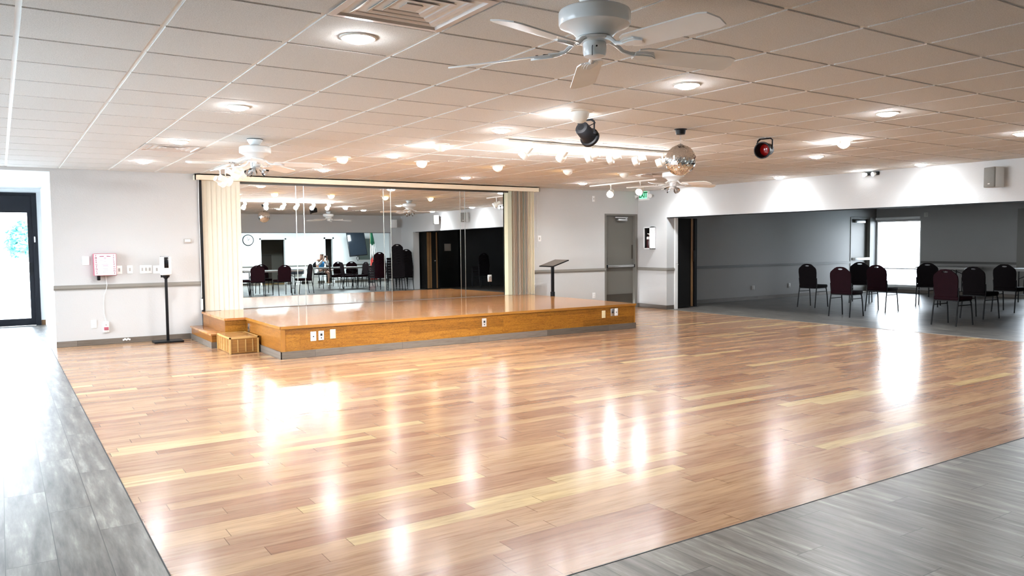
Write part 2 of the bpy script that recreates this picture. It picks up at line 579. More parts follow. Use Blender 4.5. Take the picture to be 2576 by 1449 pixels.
def dup(root, loc, rz, label, group=None, name=None):
    r = root.copy()
    if name:
        r.name = name
    col.objects.link(r)
    r.location = loc
    r.rotation_euler = (0, 0, rz)
    r['label'] = label
    if group:
        r['group'] = group
    for ch in list(root.children):
        c = ch.copy()
        col.objects.link(c)
        c.parent = r
        for g in list(ch.children):
            d = g.copy()
            col.objects.link(d)
            d.parent = c
    return r


def lamp(name, kind, loc, energy, color=(1, 1, 1), parent=None, rot=(0, 0, 0), aim=None, **kw):
    ld = bpy.data.lights.new(name, kind)
    ld.energy = energy
    ld.color = color
    for k, v in kw.items():
        setattr(ld, k, v)
    o = bpy.data.objects.new(name, ld)
    col.objects.link(o)
    o.location = loc
    if aim is not None:
        o.rotation_euler = Vector(aim).to_track_quat('-Z', 'Y').to_euler()
    else:
        o.rotation_euler = rot
    if parent:
        o.parent = parent
    return o


def text_mesh(name, s, size, mat, M, parent, depth=0.002, align='CENTER', bold=0.0):
    cu = bpy.data.curves.new(name, 'FONT')
    cu.body = s
    cu.size = size
    cu.align_x = align
    cu.align_y = 'CENTER'
    cu.extrude = depth / 2
    cu.offset = bold
    tmp = bpy.data.objects.new(name + '_tmp', cu)
    col.objects.link(tmp)
    dg = bpy.context.evaluated_depsgraph_get()
    me = bpy.data.meshes.new_from_object(tmp.evaluated_get(dg))
    bpy.data.objects.remove(tmp)
    bpy.data.curves.remove(cu)
    me.transform(M)
    me.materials.clear()
    me.materials.append(mat)
    me.name = name
    o = bpy.data.objects.new(name, me)
    col.objects.link(o)
    o.parent = parent
    return o


# frames on walls: local X right along wall, local Y up, local Z out of wall
def on_back(x, y, z):     # wall facing -y
    return Matrix(((1, 0, 0, x), (0, 0, -1, y), (0, 1, 0, z), (0, 0, 0, 1)))


def on_right(x, y, z):    # wall facing -x ; local X runs towards -y (viewer's right)
    return Matrix(((0, 0, -1, x), (-1, 0, 0, y), (0, 1, 0, z), (0, 0, 0, 1)))


def on_south(x, y, z):    # wall facing +y
    return Matrix(((-1, 0, 0, x), (0, 0, 1, y), (0, 1, 0, z), (0, 0, 0, 1)))


CZ = 2.494
BY = 12.64        # back wall plane
LY = 12.54        # left part of the back wall
RX = 11.59        # right wall plane
SOF = 1.915       # underside of the soffits
FY0 = 2.557       # front edge of the wood floor
SY = 0.70         # hall side of the soffit behind the camera
WX = 0.557        # left edge of the wood floor

# ------------------------------------------------------------------ structure
struct('floor', B().box(WX, FY0, -0.05, RX, BY, 0), M_FLOOR, 'glossy honey hardwood dance floor in the middle of the hall', 'floor')
tb = B()
tb.box(-2.6, -6.4, -0.05, WX, 16.6, 0)
tb.box(WX, -6.4, -0.05, 20.4, FY0, 0)
tb.box(RX, FY0, -0.05, 20.4, 12.6, 0)
tb.box(WX, BY, -0.05, 0.70, 16.6, 0)
struct('floor', tb, M_TILE, 'grey wood-look plank tile floor bordering the hardwood', 'floor')
tr = B()
tr.box(WX - 0.006, FY0 - 0.006, -0.01, WX, LY, 0.0015).box(WX, FY0 - 0.006, -0.01, RX, FY0, 0.0015)
struct('trim_1', tr, M_DARKHOLE, 'thin dark joint between hardwood and grey tile', 'floor trim')
struct('trim_2', B().box(RX - 0.005, FY0, -0.01, RX + 0.022, 11.75, 0.003), M_RAIL, 'flat strip between hardwood and side room tile', 'floor trim')

# ceiling of the hall: recessed grid with tegular tiles
ceil = struct('ceiling', B().box(-2.6, 0.4, CZ + 0.007, RX + 0.3, 12.9, CZ + 0.06), M_GRID, 'white suspended ceiling grid over the hall', 'ceiling')
ct = B()
T = 0.6096
vents_xy = [(0.116 + T * 2 + T / 2, 4.2417 - T * 2 + T / 2), (0.116 + T * 2 + T / 2, 4.2417 + T * 8 + T / 2), (0.116 + T * 14 + T / 2, 4.2417 + T * 8 + T / 2), (0.116 + T * 14 + T / 2, 4.2417 - T * 2 + T / 2)]
for i in range(-5, 20):
    for j in range(-7, 14):
        x0, y0 = 0.116 + T * i, 4.2417 + T * j
        if any(abs(x0 + T / 2 - a) < 0.05 and abs(y0 + T / 2 - b) < 0.05 for a, b in vents_xy):
            continue
        g = 0.013
        xa, xb, ya, yb = x0 + g, min(x0 + T - g, RX), max(y0 + g, SY), min(y0 + T - g, BY)
        if xb - xa < 0.03 or yb - ya < 0.03:
            continue
        ct.box(xa, ya, CZ, xb, yb, CZ + 0.007)
struct('ceiling_tiles', ct, M_CEIL, parent=ceil)
struct('ceiling', B().box(-2.6, -6.4, CZ, 20.4, SY - 0.2, CZ + 0.05), M_WALL2, 'plain white ceiling of the room behind', 'ceiling')
struct('ceiling', B().box(RX + 0.2, SY - 0.2, CZ, 20.4, 12.7, CZ + 0.05), mat_wall('side_room_dimmed_ceiling', (0.34, 0.33, 0.32), 40, 0.1), 'side room ceiling, coloured darker to dim the room', 'ceiling')  # darkened colour keeps the side room dim
struct('ceiling', B().box(-2.6, LY + 0.16, 2.45, 0.75, 16.7, 2.5), M_WALL2, 'white lowered ceiling of the entrance corridor', 'ceiling')

# back wall
struct('wall_back', B().box(0.62, LY, 0, 2.56, LY + 0.25, 2.53).box(-2.6, LY, 2.45, 0.62, LY + 0.16, 2.53), M_WALL, 'light grey textured wall section left of the stage', 'wall')
wb_ = B()
wb_.box(2.56, BY, 0, 10.66, BY + 0.16, 2.53).box(10.66, BY, 2.005, 11.56, BY + 0.16, 2.53).box(11.56, BY, 0, RX + 0.22, BY + 0.16, 2.53)
struct('wall_back', wb_, M_WALL, 'light grey textured back wall behind the stage and exit door', 'wall')
struct('wall_corridor', B().box(0.66, LY + 0.25, 0, 0.80, 16.6, 2.5), M_WALL2, 'white right-hand wall of the entrance corridor', 'wall')
dw = B()
dw.box(0.592, 16.5, 0, 0.80, 16.7, 2.5).box(-2.6, 16.5, 2.385, 0.592, 16.7, 2.5).box(-2.6, 16.5, 0, -2.0, 16.7, 2.385)
struct('wall_entrance', dw, M_WALL2, 'white wall around the glass entrance door', 'wall')
# left side of hall + corridor storefront
lw = B()
lw.box(-2.75, -6.4, 0, -2.6, 3.8, 2.53).box(-2.75, 3.8, 2.3, -2.6, 16.7, 2.53).box(-2.75, 3.8, 0, -2.6, 16.7, 0.1)
struct('wall_left', lw, M_WALL, 'light grey left wall of the hall', 'wall')
w2 = thing('window_2', 'tall storefront glazing along the left corridor', 'window', kind='structure')
fb = B()
for y in (3.8, 5.9, 8.0, 10.1, 12.2, 14.3, 16.45):
    fb.box(-2.70, y, 0.1, -2.62, y + 0.07, 2.3)
fb.box(-2.70, 3.8, 0.1, -2.62, 16.5, 0.16).box(-2.70, 3.8, 2.24, -2.62, 16.5, 2.3)
obj('frame', fb, M_BLACKFRAME, w2, False)
obj('pane', B().box(-2.665, 3.85, 0.15, -2.655, 16.45, 2.25), M_GLASS, w2, False)

# right wall with the wide opening
rw = B()
rw.box(RX, 1.62, SOF, RX + 0.22, 11.77, 2.53).box(RX, 11.77, 0, RX + 0.22, BY + 0.1, 2.53).box(RX, SY - 0.2, 0, RX + 0.22, 1.62, 2.53)
struct('wall_right', rw, M_WALL, 'light grey right wall and soffit over the opening to the side room', 'wall')
# soffit behind the camera
struct('wall_front', B().box(-2.6, SY - 0.2, SOF, RX, SY, 2.53).box(11.22, SY - 0.2, 0, RX, SY, SOF), M_WALL, 'light grey soffit over the opening to the room behind', 'wall')
# dark track lines under the soffits
struct('trim_3', B().box(RX + 0.09, 1.62, SOF - 0.012, RX + 0.13, 11.77, SOF - 0.001).box(RX - 0.001, 1.62, SOF - 0.006, RX + 0.02, 11.77, SOF), M_BLACK, 'dark door track under the right soffit', 'track')
struct('trim_4', B().box(-2.6, SY - 0.005, SOF - 0.008, 11.22, SY + 0.003, SOF + 0.004), M_BLACK, 'dark line under the soffit behind', 'track')

# side room
SBY, SRX, SSY = 12.45, 20.2, 1.15
sb = B()
sb.box(RX + 0.22, SBY, 0, 19.02, SBY + 0.19, 2.53).box(19.02, SBY, 2.03, 20.05, SBY + 0.19, 2.53).box(20.05, SBY, 0, 20.4, SBY + 0.19, 2.53)
struct('wall_side_back', sb, M_WALLDIM, 'grey back wall of the dim side room', 'wall')
sr = B()
sr.box(SRX, 8.86, 0, SRX + 0.16, 11.2, 2.53).box(SRX, 11.2, 0, SRX + 0.16, SBY, 0.17).box(SRX, 11.2, 1.93, SRX + 0.16, SBY, 2.53)
sr.box(SRX, 8.64, 2.12, SRX + 0.16, 8.86, 2.53).box(SRX, 7.9, 2.12, SRX + 0.16, 8.64, 2.53).box(SRX, SSY, 0, SRX + 0.16, 7.9, 2.53)
struct('wall_side_right', sr, M_WALLDIM, 'grey window wall at the far end of the side room', 'wall')
struct('wall_side_front', B().box(RX + 0.22, SSY - 0.15, 0, SRX, SSY, 2.53), M_SHADEWALL, 'shade-blackened front wall of the side room seen in the mirror', 'wall')
# dark corner pieces near the accordion
struct('wall_side_left', B().box(RX + 0.22, 11.77, 0, RX + 0.30, SBY, 2.53), M_WALLDIM, 'short side room wall behind the folded partition', 'wall')

# room behind the camera
FY = -6.2
ob = B()
ob.box(-2.6, FY - 0.15, 0, 8.72, FY, 2.53).box(8.72, FY - 0.15, 1.815, 9.67, FY, 2.53).box(9.67, FY - 0.15, 0, 11.37, FY, 2.53).box(11.37, FY - 0.15, 1.835, 11.68, FY, 2.53).box(11.68, FY - 0.15, 0, 15.0, FY, 2.53)
struct('wall_far', ob, M_WALL2, 'white far wall of the room behind, with clock and doorway', 'wall')
struct('wall_far_right', B().box(14.6, FY, 0, 14.75, SY - 0.2, 2.53).box(RX + 0.22, SY - 0.2, 0, 14.75, SY - 0.05, 2.53), M_WALL2, 'white right wall of the room behind', 'wall')
struct('wall_hallway', B().box(8.2, FY - 1.9, 0, 10.2, FY - 1.75, 2.53).box(8.2, FY - 1.75, 0, 8.3, FY - 0.15, 2.53).box(10.1, FY - 1.75, 0, 10.2, FY - 0.15, 2.53).box(8.2, FY - 1.9, 2.5, 10.2, FY - 0.15, 2.55)
       .box(11.2, FY - 1.3, 0, 11.9, FY - 1.2, 2.53).box(11.2, FY - 1.2, 0, 11.28, FY - 0.15, 2.5).box(11.8, FY - 1.2, 0, 11.9, FY - 0.15, 2.5).box(11.2, FY - 1.3, 2.5, 11.9, FY - 0.15, 2.55), M_DOORFRAME, 'grey walls of the passages beyond the far doorways', 'wall')
struct('floor', B().box(8.2, FY - 1.9, -0.05, 10.2, FY - 0.2, 0).box(11.2, FY - 1.3, -0.05, 11.9, FY - 0.2, 0), M_BOXEDGE, 'tan floor of the passages beyond the far doorways', 'floor')
struct('trim_5', B().box(8.3, FY - 1.76, 0, 9.62, FY - 1.72, 1.2), M_BROWNPAN, 'dark brown wainscot inside the far doorway', 'wainscot')
struct('trim_6', B().box(8.66, FY, 0, 8.72, FY + 0.02, 1.87).box(9.67, FY, 0, 9.73, FY + 0.02, 1.87).box(8.66, FY, 1.815, 9.73, FY + 0.02, 1.87), M_TRIMWHITE, 'white casing of the far doorway', 'casing')
struct('trim_7', B().box(11.31, FY, 0, 11.37, FY + 0.02, 1.90).box(11.68, FY, 0, 11.74, FY + 0.02, 1.90).box(11.31, FY, 1.835, 11.74, FY + 0.02, 1.90), M_TRIMWHITE, 'white casing of the narrow far doorway', 'casing')

# baseboards and chair rails
struct('baseboard_back', B().box(0.62, LY - 0.014, 0, 2.38, LY, 0.083), M_TRIM, 'grey wood-look baseboard left of the stage', 'baseboard')
struct('baseboard_back', B().box(8.66, BY - 0.014, 0, 10.62, BY, 0.085).box(11.575, BY - 0.014, 0, RX, BY, 0.085), M_TRIM, 'grey wood-look baseboard between stage and exit door', 'baseboard')
struct('baseboard_right', B().box(RX - 0.014, 11.756, 0, RX, BY - 0.014, 0.085).box(RX, 11.756, 0, RX + 0.20, 11.77, 0.085), M_TRIMY, 'grey baseboard at the pier beside the exit door', 'baseboard')
struct('baseboard_side', B().box(RX + 0.3, SBY - 0.014, 0, 19.0, SBY, 0.085).box(SRX - 0.014, 8.86, 0, SRX, SBY - 0.014, 0.085), M_TRIM, 'dark baseboard around the side room', 'baseboard')
struct('baseboard_entrance', B().box(0.595, 16.488, 0, 0.66, 16.5, 0.09), M_ACCWOOD, 'tan baseboard piece beside the entrance door', 'baseboard')
struct('baseboard_far', B().box(5.0, FY, 0, 8.66, FY + 0.015, 0.10).box(9.73, FY, 0, 11.31, FY + 0.015, 0.10).box(11.74, FY, 0, 14.6, FY + 0.015, 0.10), M_TRIM, 'dark baseboard on the far wall behind', 'baseboard')


def rail_x(x0, x1, y, z0=0.80, z1=0.868, sgn=-1):
    b = B()
    b.box(x0, min(y, y + sgn * 0.012), z0, x1, max(y, y + sgn * 0.012), z1)
    b.box(x0, min(y, y + sgn * 0.026), z0 + 0.022, x1, max(y, y + sgn * 0.026), z1 - 0.016)
    return b


def rail_y(y0, y1, x, z0=0.80, z1=0.868):
    b = B()
    b.box(x - 0.012, y0, z0, x, y1, z1)
    b.box(x - 0.026, y0, z0 + 0.022, x, y1, z1 - 0.016)
    return b


struct('trim_8', rail_x(0.61, 2.56, LY), M_RAIL, 'taupe chair rail left of the stage', 'chair rail')
struct('trim_9', rail_x(8.66, 10.66, BY), M_RAIL, 'taupe chair rail between blinds and exit door', 'chair rail')
struct('trim_10', rail_y(11.745, BY, RX), M_RAIL, 'taupe chair rail on the pier by the extinguisher cabinet', 'chair rail')
struct('trim_11', rail_x(RX - 0.02, RX + 0.21, 11.77), M_RAIL, 'short taupe chair rail wrapping the pier end', 'chair rail')
struct('trim_12', rail_x(RX + 0.3, 19.0, SBY, 0.79, 0.85), M_RAILD, 'taupe chair rail along the side room back wall', 'chair rail')
struct('trim_13', rail_y(8.86, 11.18, SRX, 0.79, 0.85), M_RAILD, 'taupe chair rail beside the side room window', 'chair rail')
struct('trim_14', rail_x(5.0, 8.66, FY, 0.715, 0.765, 1), M_RAIL, 'grey chair rail left of the far doorway', 'chair rail')
struct('trim_15', rail_x(9.73, 11.31, FY, 0.715, 0.765, 1), M_RAIL, 'grey chair rail right of the far doorway', 'chair rail')
struct('trim_16', rail_x(11.74, 14.6, FY, 0.715, 0.765, 1), M_RAIL, 'grey chair rail behind the television', 'chair rail')
struct('trim_17', rail_x(0.60, 0.66, 16.5, 0.80, 0.86), M_TRIMWHITE, 'white rail end beside the entrance door', 'chair rail')
# white jamb post of the partition
struct('trim_18', B().box(RX + 0.22, 11.745, 0, RX + 0.30, 11.775, SOF), M_TRIMWHITE, 'white jamb post of the folding partition', 'jamb')

# ------------------------------------------------------------------ doors and windows
d1 = thing('door_1', 'grey exit door with push bar in the back right corner', 'door', (10.69, BY, 0), kind='structure')
obj('leaf', B().box(0.0, 0.06, 0.01, 0.80, 0.105, 1.975), M_DOORGREY, d1, False)
obj('frame', B().box(-0.04, -0.012, 0, 0.0, 0.15, 2.01).box(0.80, -0.012, 0, 0.87, 0.15, 2.01).box(0, -0.012, 1.975, 0.80, 0.15, 2.01), M_DOORFRAME, d1, False)
obj('kick_plate', B().box(0.02, 0.052, 0.02, 0.78, 0.06, 0.30), M_KICK, d1, False)
pb = obj('push_bar', B().rbox(0.03, -0.02, 0.875, 0.78, 0.03, 0.925, 0.008).box(0.03, 0.03, 0.87, 0.09, 0.06, 0.93).box(0.70, 0.03, 0.87, 0.78, 0.06, 0.93), M_STEEL, d1)
obj('end_cap', B().box(0.0, -0.022, 0.868, 0.035, 0.06, 0.932).box(0.765, -0.022, 0.868, 0.79, 0.06, 0.932), M_BLACK, pb, False)
obj('door_closer', B().rbox(0.33, -0.02, 1.86, 0.58, 0.05, 1.905, 0.006).box(0.25, -0.01, 1.925, 0.60, 0.02, 1.945).box(0.55, -0.01, 1.905, 0.58, 0.02, 1.93), M_STEEL, d1)
obj('pull_strip', B().box(0.765, 0.05, 1.05, 0.785, 0.06, 1.35), M_KICK, d1, False)

d2 = thing('door_2', 'black framed glass entrance door at the end of the corridor', 'door', (0, 16.5, 0), kind='structure')
obj('frame', B().box(0.515, -0.03, 0, 0.592, 0.12, 2.385).box(-2.0, -0.03, 2.345, 0.515, 0.12, 2.385).box(-2.0, -0.03, 0, -1.94, 0.12, 2.385).box(-0.73, -0.03, 0, -0.67, 0.12, 2.16), M_BLACKFRAME, d2, False)
obj('transom_panel', B().box(-1.94, 0.0, 2.10, 0.515, 0.08, 2.345), M_BLACKFRAME, d2, False)
for nm, xa, xb in (('leaf', -0.67, 0.515), ('leaf', -1.94, -0.73)):
    lf = obj(nm, B().box(xa, 0.0, 0.005, xb, 0.05, 0.13).box(xa, 0.0, 2.03, xb, 0.05, 2.10).box(xa, 0.0, 0.13, xa + 0.075, 0.05, 2.03).box(xb - 0.075, 0.0, 0.13, xb, 0.05, 2.03), M_BLACKFRAME, d2, False)
    obj('pane', B().box(xa + 0.07, 0.02, 0.12, xb - 0.07, 0.03, 2.04), M_GLASS, lf, False)
obj('hinge', B().cyl((0.545, -0.035, 1.50), (0.545, -0.035, 1.60), 0.012), M_STEEL, d2)
obj('lock', B().cyl((0.47, -0.03, 1.12), (0.47, 0.0, 1.12), 0.025).box(0.455, -0.02, 0.9, 0.485, 0, 1.08), M_BLACK, d2)

d3 = thing('door_3', 'pale exit door with push bar at the far end of the side room', 'door', (19.05, SBY, 0), kind='structure')
obj('leaf', B().box(0.0, 0.06, 0.01, 0.82, 0.10, 1.985), M_DOORGREY, d3, False)
obj('frame', B().box(-0.03, -0.012, 0, 0.0, 0.16, 2.03).box(0.82, -0.03, 0, 1.0, 0.16, 2.03).box(0, -0.012, 1.985, 0.82, 0.16, 2.03), M_DOORFRAME, d3, False)
obj('push_bar', B().rbox(0.12, -0.05, 0.87, 0.80, 0.05, 0.94, 0.01), M_WHITEPL, d3)
obj('door_closer', B().rbox(0.20, -0.03, 1.88, 0.60, 0.06, 1.95, 0.006), M_STEEL, d3)

w1 = thing('window_1', 'bright large window at the end of the side room', 'window', (SRX, 0, 0), kind='structure')
obj('frame', B().box(0.02, 11.2, 0.17, 0.10, 11.235, 1.93).box(0.02, SBY - 0.035, 0.17, 0.10, SBY, 1.93).box(0.02, 11.2, 0.17, 0.10, SBY, 0.205).box(0.02, 11.2, 1.895, 0.10, SBY, 1.93).box(0.03, 11.2, 0.62, 0.09, SBY, 0.65), M_TRIMWHITE, w1, False)
obj('sill', B().box(-0.05, 11.16, 0.145, 0.02, SBY, 0.17), M_TRIMWHITE, w1, False)
obj('pane', B().box(0.055, 11.22, 0.19, 0.065, SBY - 0.02, 1.91), M_GLASS, w1, False)
obj('blind_rail', B().rbox(-0.06, 11.2, 1.955, -0.005, SBY - 0.01, 2.02, 0.01), M_TRIMWHITE, w1)
w3 = thing('window_3', 'tall bright glass panel at the right edge of the side room', 'window', (SRX, 0, 0), kind='structure')
obj('frame', B().box(-0.06, 8.64, 0, 0.14, 8.86, 2.12).box(0.02, 7.9, 0, 0.12, 7.97, 2.12).box(0.02, 7.97, 2.04, 0.12, 8.64, 2.12).box(0.02, 7.97, 0, 0.12, 8.64, 0.1), M_DOORFRAME, w3, False)
obj('pane', B().box(0.06, 7.95, 0.08, 0.07, 8.66, 2.06), M_GLASS, w3, False)

d4 = thing('door_4', 'dark door with white notice in the side room, seen in the mirror', 'door', (12.55, SSY, 0), kind='structure')
obj('leaf', B().box(0, 0.0, 0.01, 1.0, 0.03, 2.0), M_DARKDOOR, d4, False)
obj('frame', B().box(-0.06, 0, 0, 0, 0.05, 2.06).box(1.0, 0, 0, 1.06, 0.05, 2.06).box(0, 0, 2.0, 1.0, 0.05, 2.06), M_BLACK, d4, False)
tag(obj('paper_notice', B().rbox(13.0, SSY + 0.034, 1.27, 13.26, SSY + 0.037, 1.52, 0.001, 1), M_PAPER, None, False), 'white paper notice taped to the dark side room door', 'notice')

# ------------------------------------------------------------------ outside
struct('ground', B().box(-40, 16.75, -0.12, 60, 60, -0.06).box(-40, -30, -0.12, -2.8, 16.75, -0.06).box(20.4, -30, -0.12, 60, 16.75, -0.06), M_GROUND, 'pale sunlit pavement outside the glass doors', 'ground')


def tree(x, y, h, r, label, seed):
    rnd = random.Random(seed)
    t = thing('tree', label, 'tree', (x, y, -0.06), group='trees beyond the entrance door')
    obj('trunk', B().tube([(0, 0, 0), (0.05, 0, h * 0.3), (0, 0.05, h * 0.62)], [0.16, 0.12, 0.07]), M_BARK, t)
    b = B()
    for _ in range(420):
        a, e, q = rnd.uniform(0, 2 * PI), math.asin(rnd.uniform(-0.8, 1)), rnd.uniform(0.55, 1.0)
        c = Vector((math.cos(a) * math.cos(e) * r * q, math.sin(a) * math.cos(e) * r * q, h * 0.66 + math.sin(e) * r * q * 1.5))
        s_ = rnd.uniform(0.08, 0.15)
        M = Matrix.Translation(c) @ Matrix.Rotation(rnd.uniform(0, PI), 4, 'X') @ Matrix.Rotation(rnd.uniform(0, PI), 4, 'Z')
        b.quad(M @ Vector((-s_, 0, 0)), M @ Vector((0, -s_ * .6, 0.05)), M @ Vector((s_, 0, 0)), M @ Vector((0, s_ * .6, 0.05)))
    obj('foliage', b, M_LEAF, t, False)


tree(0.66, 33.0, 2.55, 0.50, 'leafy tree seen through the right of the glass entrance door', 3)
tree(-0.45, 33.6, 2.5, 0.42, 'leafy tree at the left edge of the glass entrance door view', 5)

# ------------------------------------------------------------------ stage
st = thing('stage', 'low orange oak stage in front of the mirrors', 'stage', (0, 0, 0))
SX0, SX1, SF, SZ = 2.85, 8.65, 9.51, 0.405
obj('core', B().box(SX0 + 0.02, SF + 0.02, 0.0, SX1 - 0.02, BY - 0.02, SZ - 0.03).box(2.58, 11.12, 0, 2.87, 12.48, SZ - 0.03), M_FASCIA, st, False)
obj('deck', B().box(SX0 - 0.012, SF - 0.012, SZ - 0.03, SX1 + 0.012, BY - 0.004, SZ).box(2.545, 11.08, SZ - 0.03, SX0 - 0.012, 12.50, SZ), M_STAGETOP, st, False)
obj('nosing', B().box(SX0 - 0.016, SF - 0.018, SZ - 0.034, SX1 + 0.016, SF - 0.010, SZ + 0.001).box(SX0 - 0.018, SF - 0.018, SZ - 0.034, SX0 - 0.010, 11.08, SZ + 0.001), M_NOSING, st, False)
obj('front_fascia', B().box(SX0, SF, 0.09, SX1, SF + 0.02, SZ - 0.03), M_FASCIA, st, False)
obj('side_fascia', B().box(SX0, SF + 0.02, 0.09, SX0 + 0.02, 11.10, SZ - 0.03), M_FASCIAY, st, False)
obj('side_fascia', B().box(SX1 - 0.02, SF + 0.02, 0.09, SX1, BY - 0.02, SZ - 0.03), M_FASCIAY, st, False)
obj('upper_step_side', B().box(2.56, 11.11, 0.2, 2.58, 12.48, SZ - 0.03), M_FASCIAY, st, False)
obj('corner_trim', B().box(SX0 - 0.004, SF - 0.006, 0.09, SX0 + 0.05, SF, SZ - 0.034), M_NOSING, st, False)
obj('corner_trim', B().box(SX1 - 0.02, SF - 0.005, 0.09, SX1 + 0.004, SF + 0.012, SZ - 0.034), M_NOSING, st, False)
obj('upper_step_front', B().box(2.56, 11.10, 0.0, SX0, 11.12, SZ - 0.03), M_FASCIA, st, False)
obj('skirting', B().box(SX0 - 0.012, SF - 0.014, 0, SX1 + 0.014, SF, 0.092).box(SX0 - 0.014, SF - 0.014, 0, SX0, 11.10, 0.092).box(SX1, SF, 0, SX1 + 0.014, BY - 0.02, 0.092), M_TRIM, st, False)
ls = obj('lower_step', B().box(2.385, 11.12, 0.085, 2.56, 12.46, 0.175), M_FASCIAY, st, False)
obj('tread', B().rbox(2.365, 11.10, 0.175, 2.56, 12.47, 0.202, 0.006), M_STAGETOP, ls)
obj('riser_skirting', B().box(2.378, 11.12, 0, 2.56, 12.46, 0.085), M_TRIMY, ls, False)

bx = thing('step_box', 'small parquet-sided wooden step box at the stage corner', 'step', (2.44, 10.37, 0))
BW, BD, BH = 0.375, 0.70, 0.212
obj('box_body', B().box(0.012, 0.012, 0.004, BW - 0.012, BD - 0.012, BH - 0.02), M_BOXWOOD, bx, False)
obj('top_panel', B().box(0.01, 0.01, BH - 0.02, BW - 0.01, BD - 0.01, BH), M_BOXTOP, bx, False)
eb = B()
for (x, y) in ((0, 0), (BW - 0.02, 0), (0, BD - 0.02), (BW - 0.02, BD - 0.02)):
    eb.box(x, y, 0, x + 0.02, y + 0.02, BH)
eb.box(0, 0, BH - 0.018, BW, 0.012, BH + 0.003).box(0, BD - 0.012, BH - 0.018, BW, BD, BH + 0.003).box(0, 0, BH - 0.018, 0.012, BD, BH + 0.003).box(BW - 0.012, 0, BH - 0.018, BW, BD, BH + 0.003)
obj('edge_trim', eb, M_BOXEDGE, bx, False)
for x in (0.10, 0.20, 0.29):
    obj('parquet_strip', B().box(x, 0.004, 0.02, x + 0.012, 0.013, BH - 0.03), M_BOXEDGE, bx, False)
for y in (0.17, 0.30, 0.43, 0.56):
    obj('parquet_strip', B().box(0.004, y, 0.02, 0.013, y + 0.02, BH - 0.03), M_BOXEDGE, bx, False)

# ------------------------------------------------------------------ mirrors
MT = 0.0045   # lean of the panes
jx = [3.02, 4.085, 4.215, 5.63, 5.765, 7.165, 7.262, 8.30]
mlab = ['leftmost wide mirror pane beside the closed blinds', 'narrow mirror strip between the first two wide panes', 'second wide mirror pane from the left',
        'narrow mirror strip in the middle of the mirror wall', 'third wide mirror pane from the left', 'narrow mirror strip left of the last wide pane', 'rightmost wide mirror pane beside the stacked blinds']
for i in range(7):
    x0, x1 = jx[i] + 0.003, jx[i + 1] - 0.003
    t = thing('wall_mirror', mlab[i], 'mirror', (0, 12.622, SZ), group='mirror panes on the back wall')
    t.rotation_euler = (-MT, 0, 0)
    obj('glass', B().box(x0, 0.0, 0.008, x1, 0.006, 1.965), M_MIRROR, t, False)
    for xe in (x0, x1):
        obj('edge', B().box(xe - 0.003, -0.001, 0.006, xe + 0.003, 0.007, 1.967), M_BEVEL, t, False)
struct('trim_19', B().box(2.60, 12.585, 2.375, 8.60, BY - 0.005, 2.46), M_KICK, 'dark header strip over the mirrors', 'header')
struct('shadow_gap_strip', B().box(2.565, 12.50, SZ, 2.60, BY - 0.002, 2.40), M_BLACK, 'black strip standing in for the shadow gap left of the blinds', 'trim')  # black box painted in for the shade of the recess beside the blinds

# ------------------------------------------------------------------ vertical blinds
vb = thing('vertical_blinds', 'cream vertical blinds with valance, drawn to both sides of the mirrors', 'blinds', (0, 0, 0))
obj('valance', B().box(2.49, 12.41, 2.40, 8.82, 12.425, 2.484).box(2.49, 12.41, 2.40, 2.505, 12.535, 2.484).box(8.805, 12.41, 2.40, 8.82, 12.63, 2.484).box(2.49, 12.41, 2.474, 8.82, 12.535, 2.484), M_VALANCE, vb, False)
obj('head_rail', B().box(2.60, 12.535, 2.405, 8.80, 12.575, 2.435), M_VALANCE, vb, False)
for i in range(8):
    x = 2.585 + i * 0.073
    a = R(8)
    c, s_ = math.cos(a) * 0.0445, math.sin(a) * 0.0445
    b = B()
    n = 6
    pr = []
    for k in range(n + 1):
        q = -1 + 2 * k / n
        pr.append((x + 0.04 + c * q, 12.555 - s_ * q - 0.004 * (1 - q * q)))
    vs0 = [b.bm.verts.new((px, py, 0.40 + 0.005)) for px, py in pr]
    vs1 = [b.bm.verts.new((px, py, 2.405)) for px, py in pr]
    vs2 = [b.bm.verts.new((px, py + 0.0012, 0.40 + 0.005)) for px, py in pr]
    vs3 = [b.bm.verts.new((px, py + 0.0012, 2.405)) for px, py in pr]
    for k in range(n):
        b.bm.faces.new((vs0[k], vs0[k + 1], vs1[k + 1], vs1[k]))
        b.bm.faces.new((vs2[k + 1], vs2[k], vs3[k], vs3[k + 1]))
    obj('slat', b, M_BLIND, vb)
vane_light_tones = [(0.70, 0.74, 0.58), (0.72, 0.75, 0.60), (0.40, 0.40, 0.30), (0.36, 0.32, 0.24), (0.50, 0.46, 0.37), (0.40, 0.32, 0.25), (0.34, 0.27, 0.21), (0.27, 0.27, 0.24), (0.55, 0.50, 0.42), (0.33, 0.27, 0.20), (0.36, 0.28, 0.20),
         (0.26, 0.30, 0.24), (0.42, 0.36, 0.28), (0.29, 0.28, 0.25), (0.45, 0.38, 0.30), (0.74, 0.66, 0.48), (0.60, 0.55, 0.42), (0.78, 0.71, 0.54), (0.72, 0.68, 0.52), (0.82, 0.75, 0.58)]
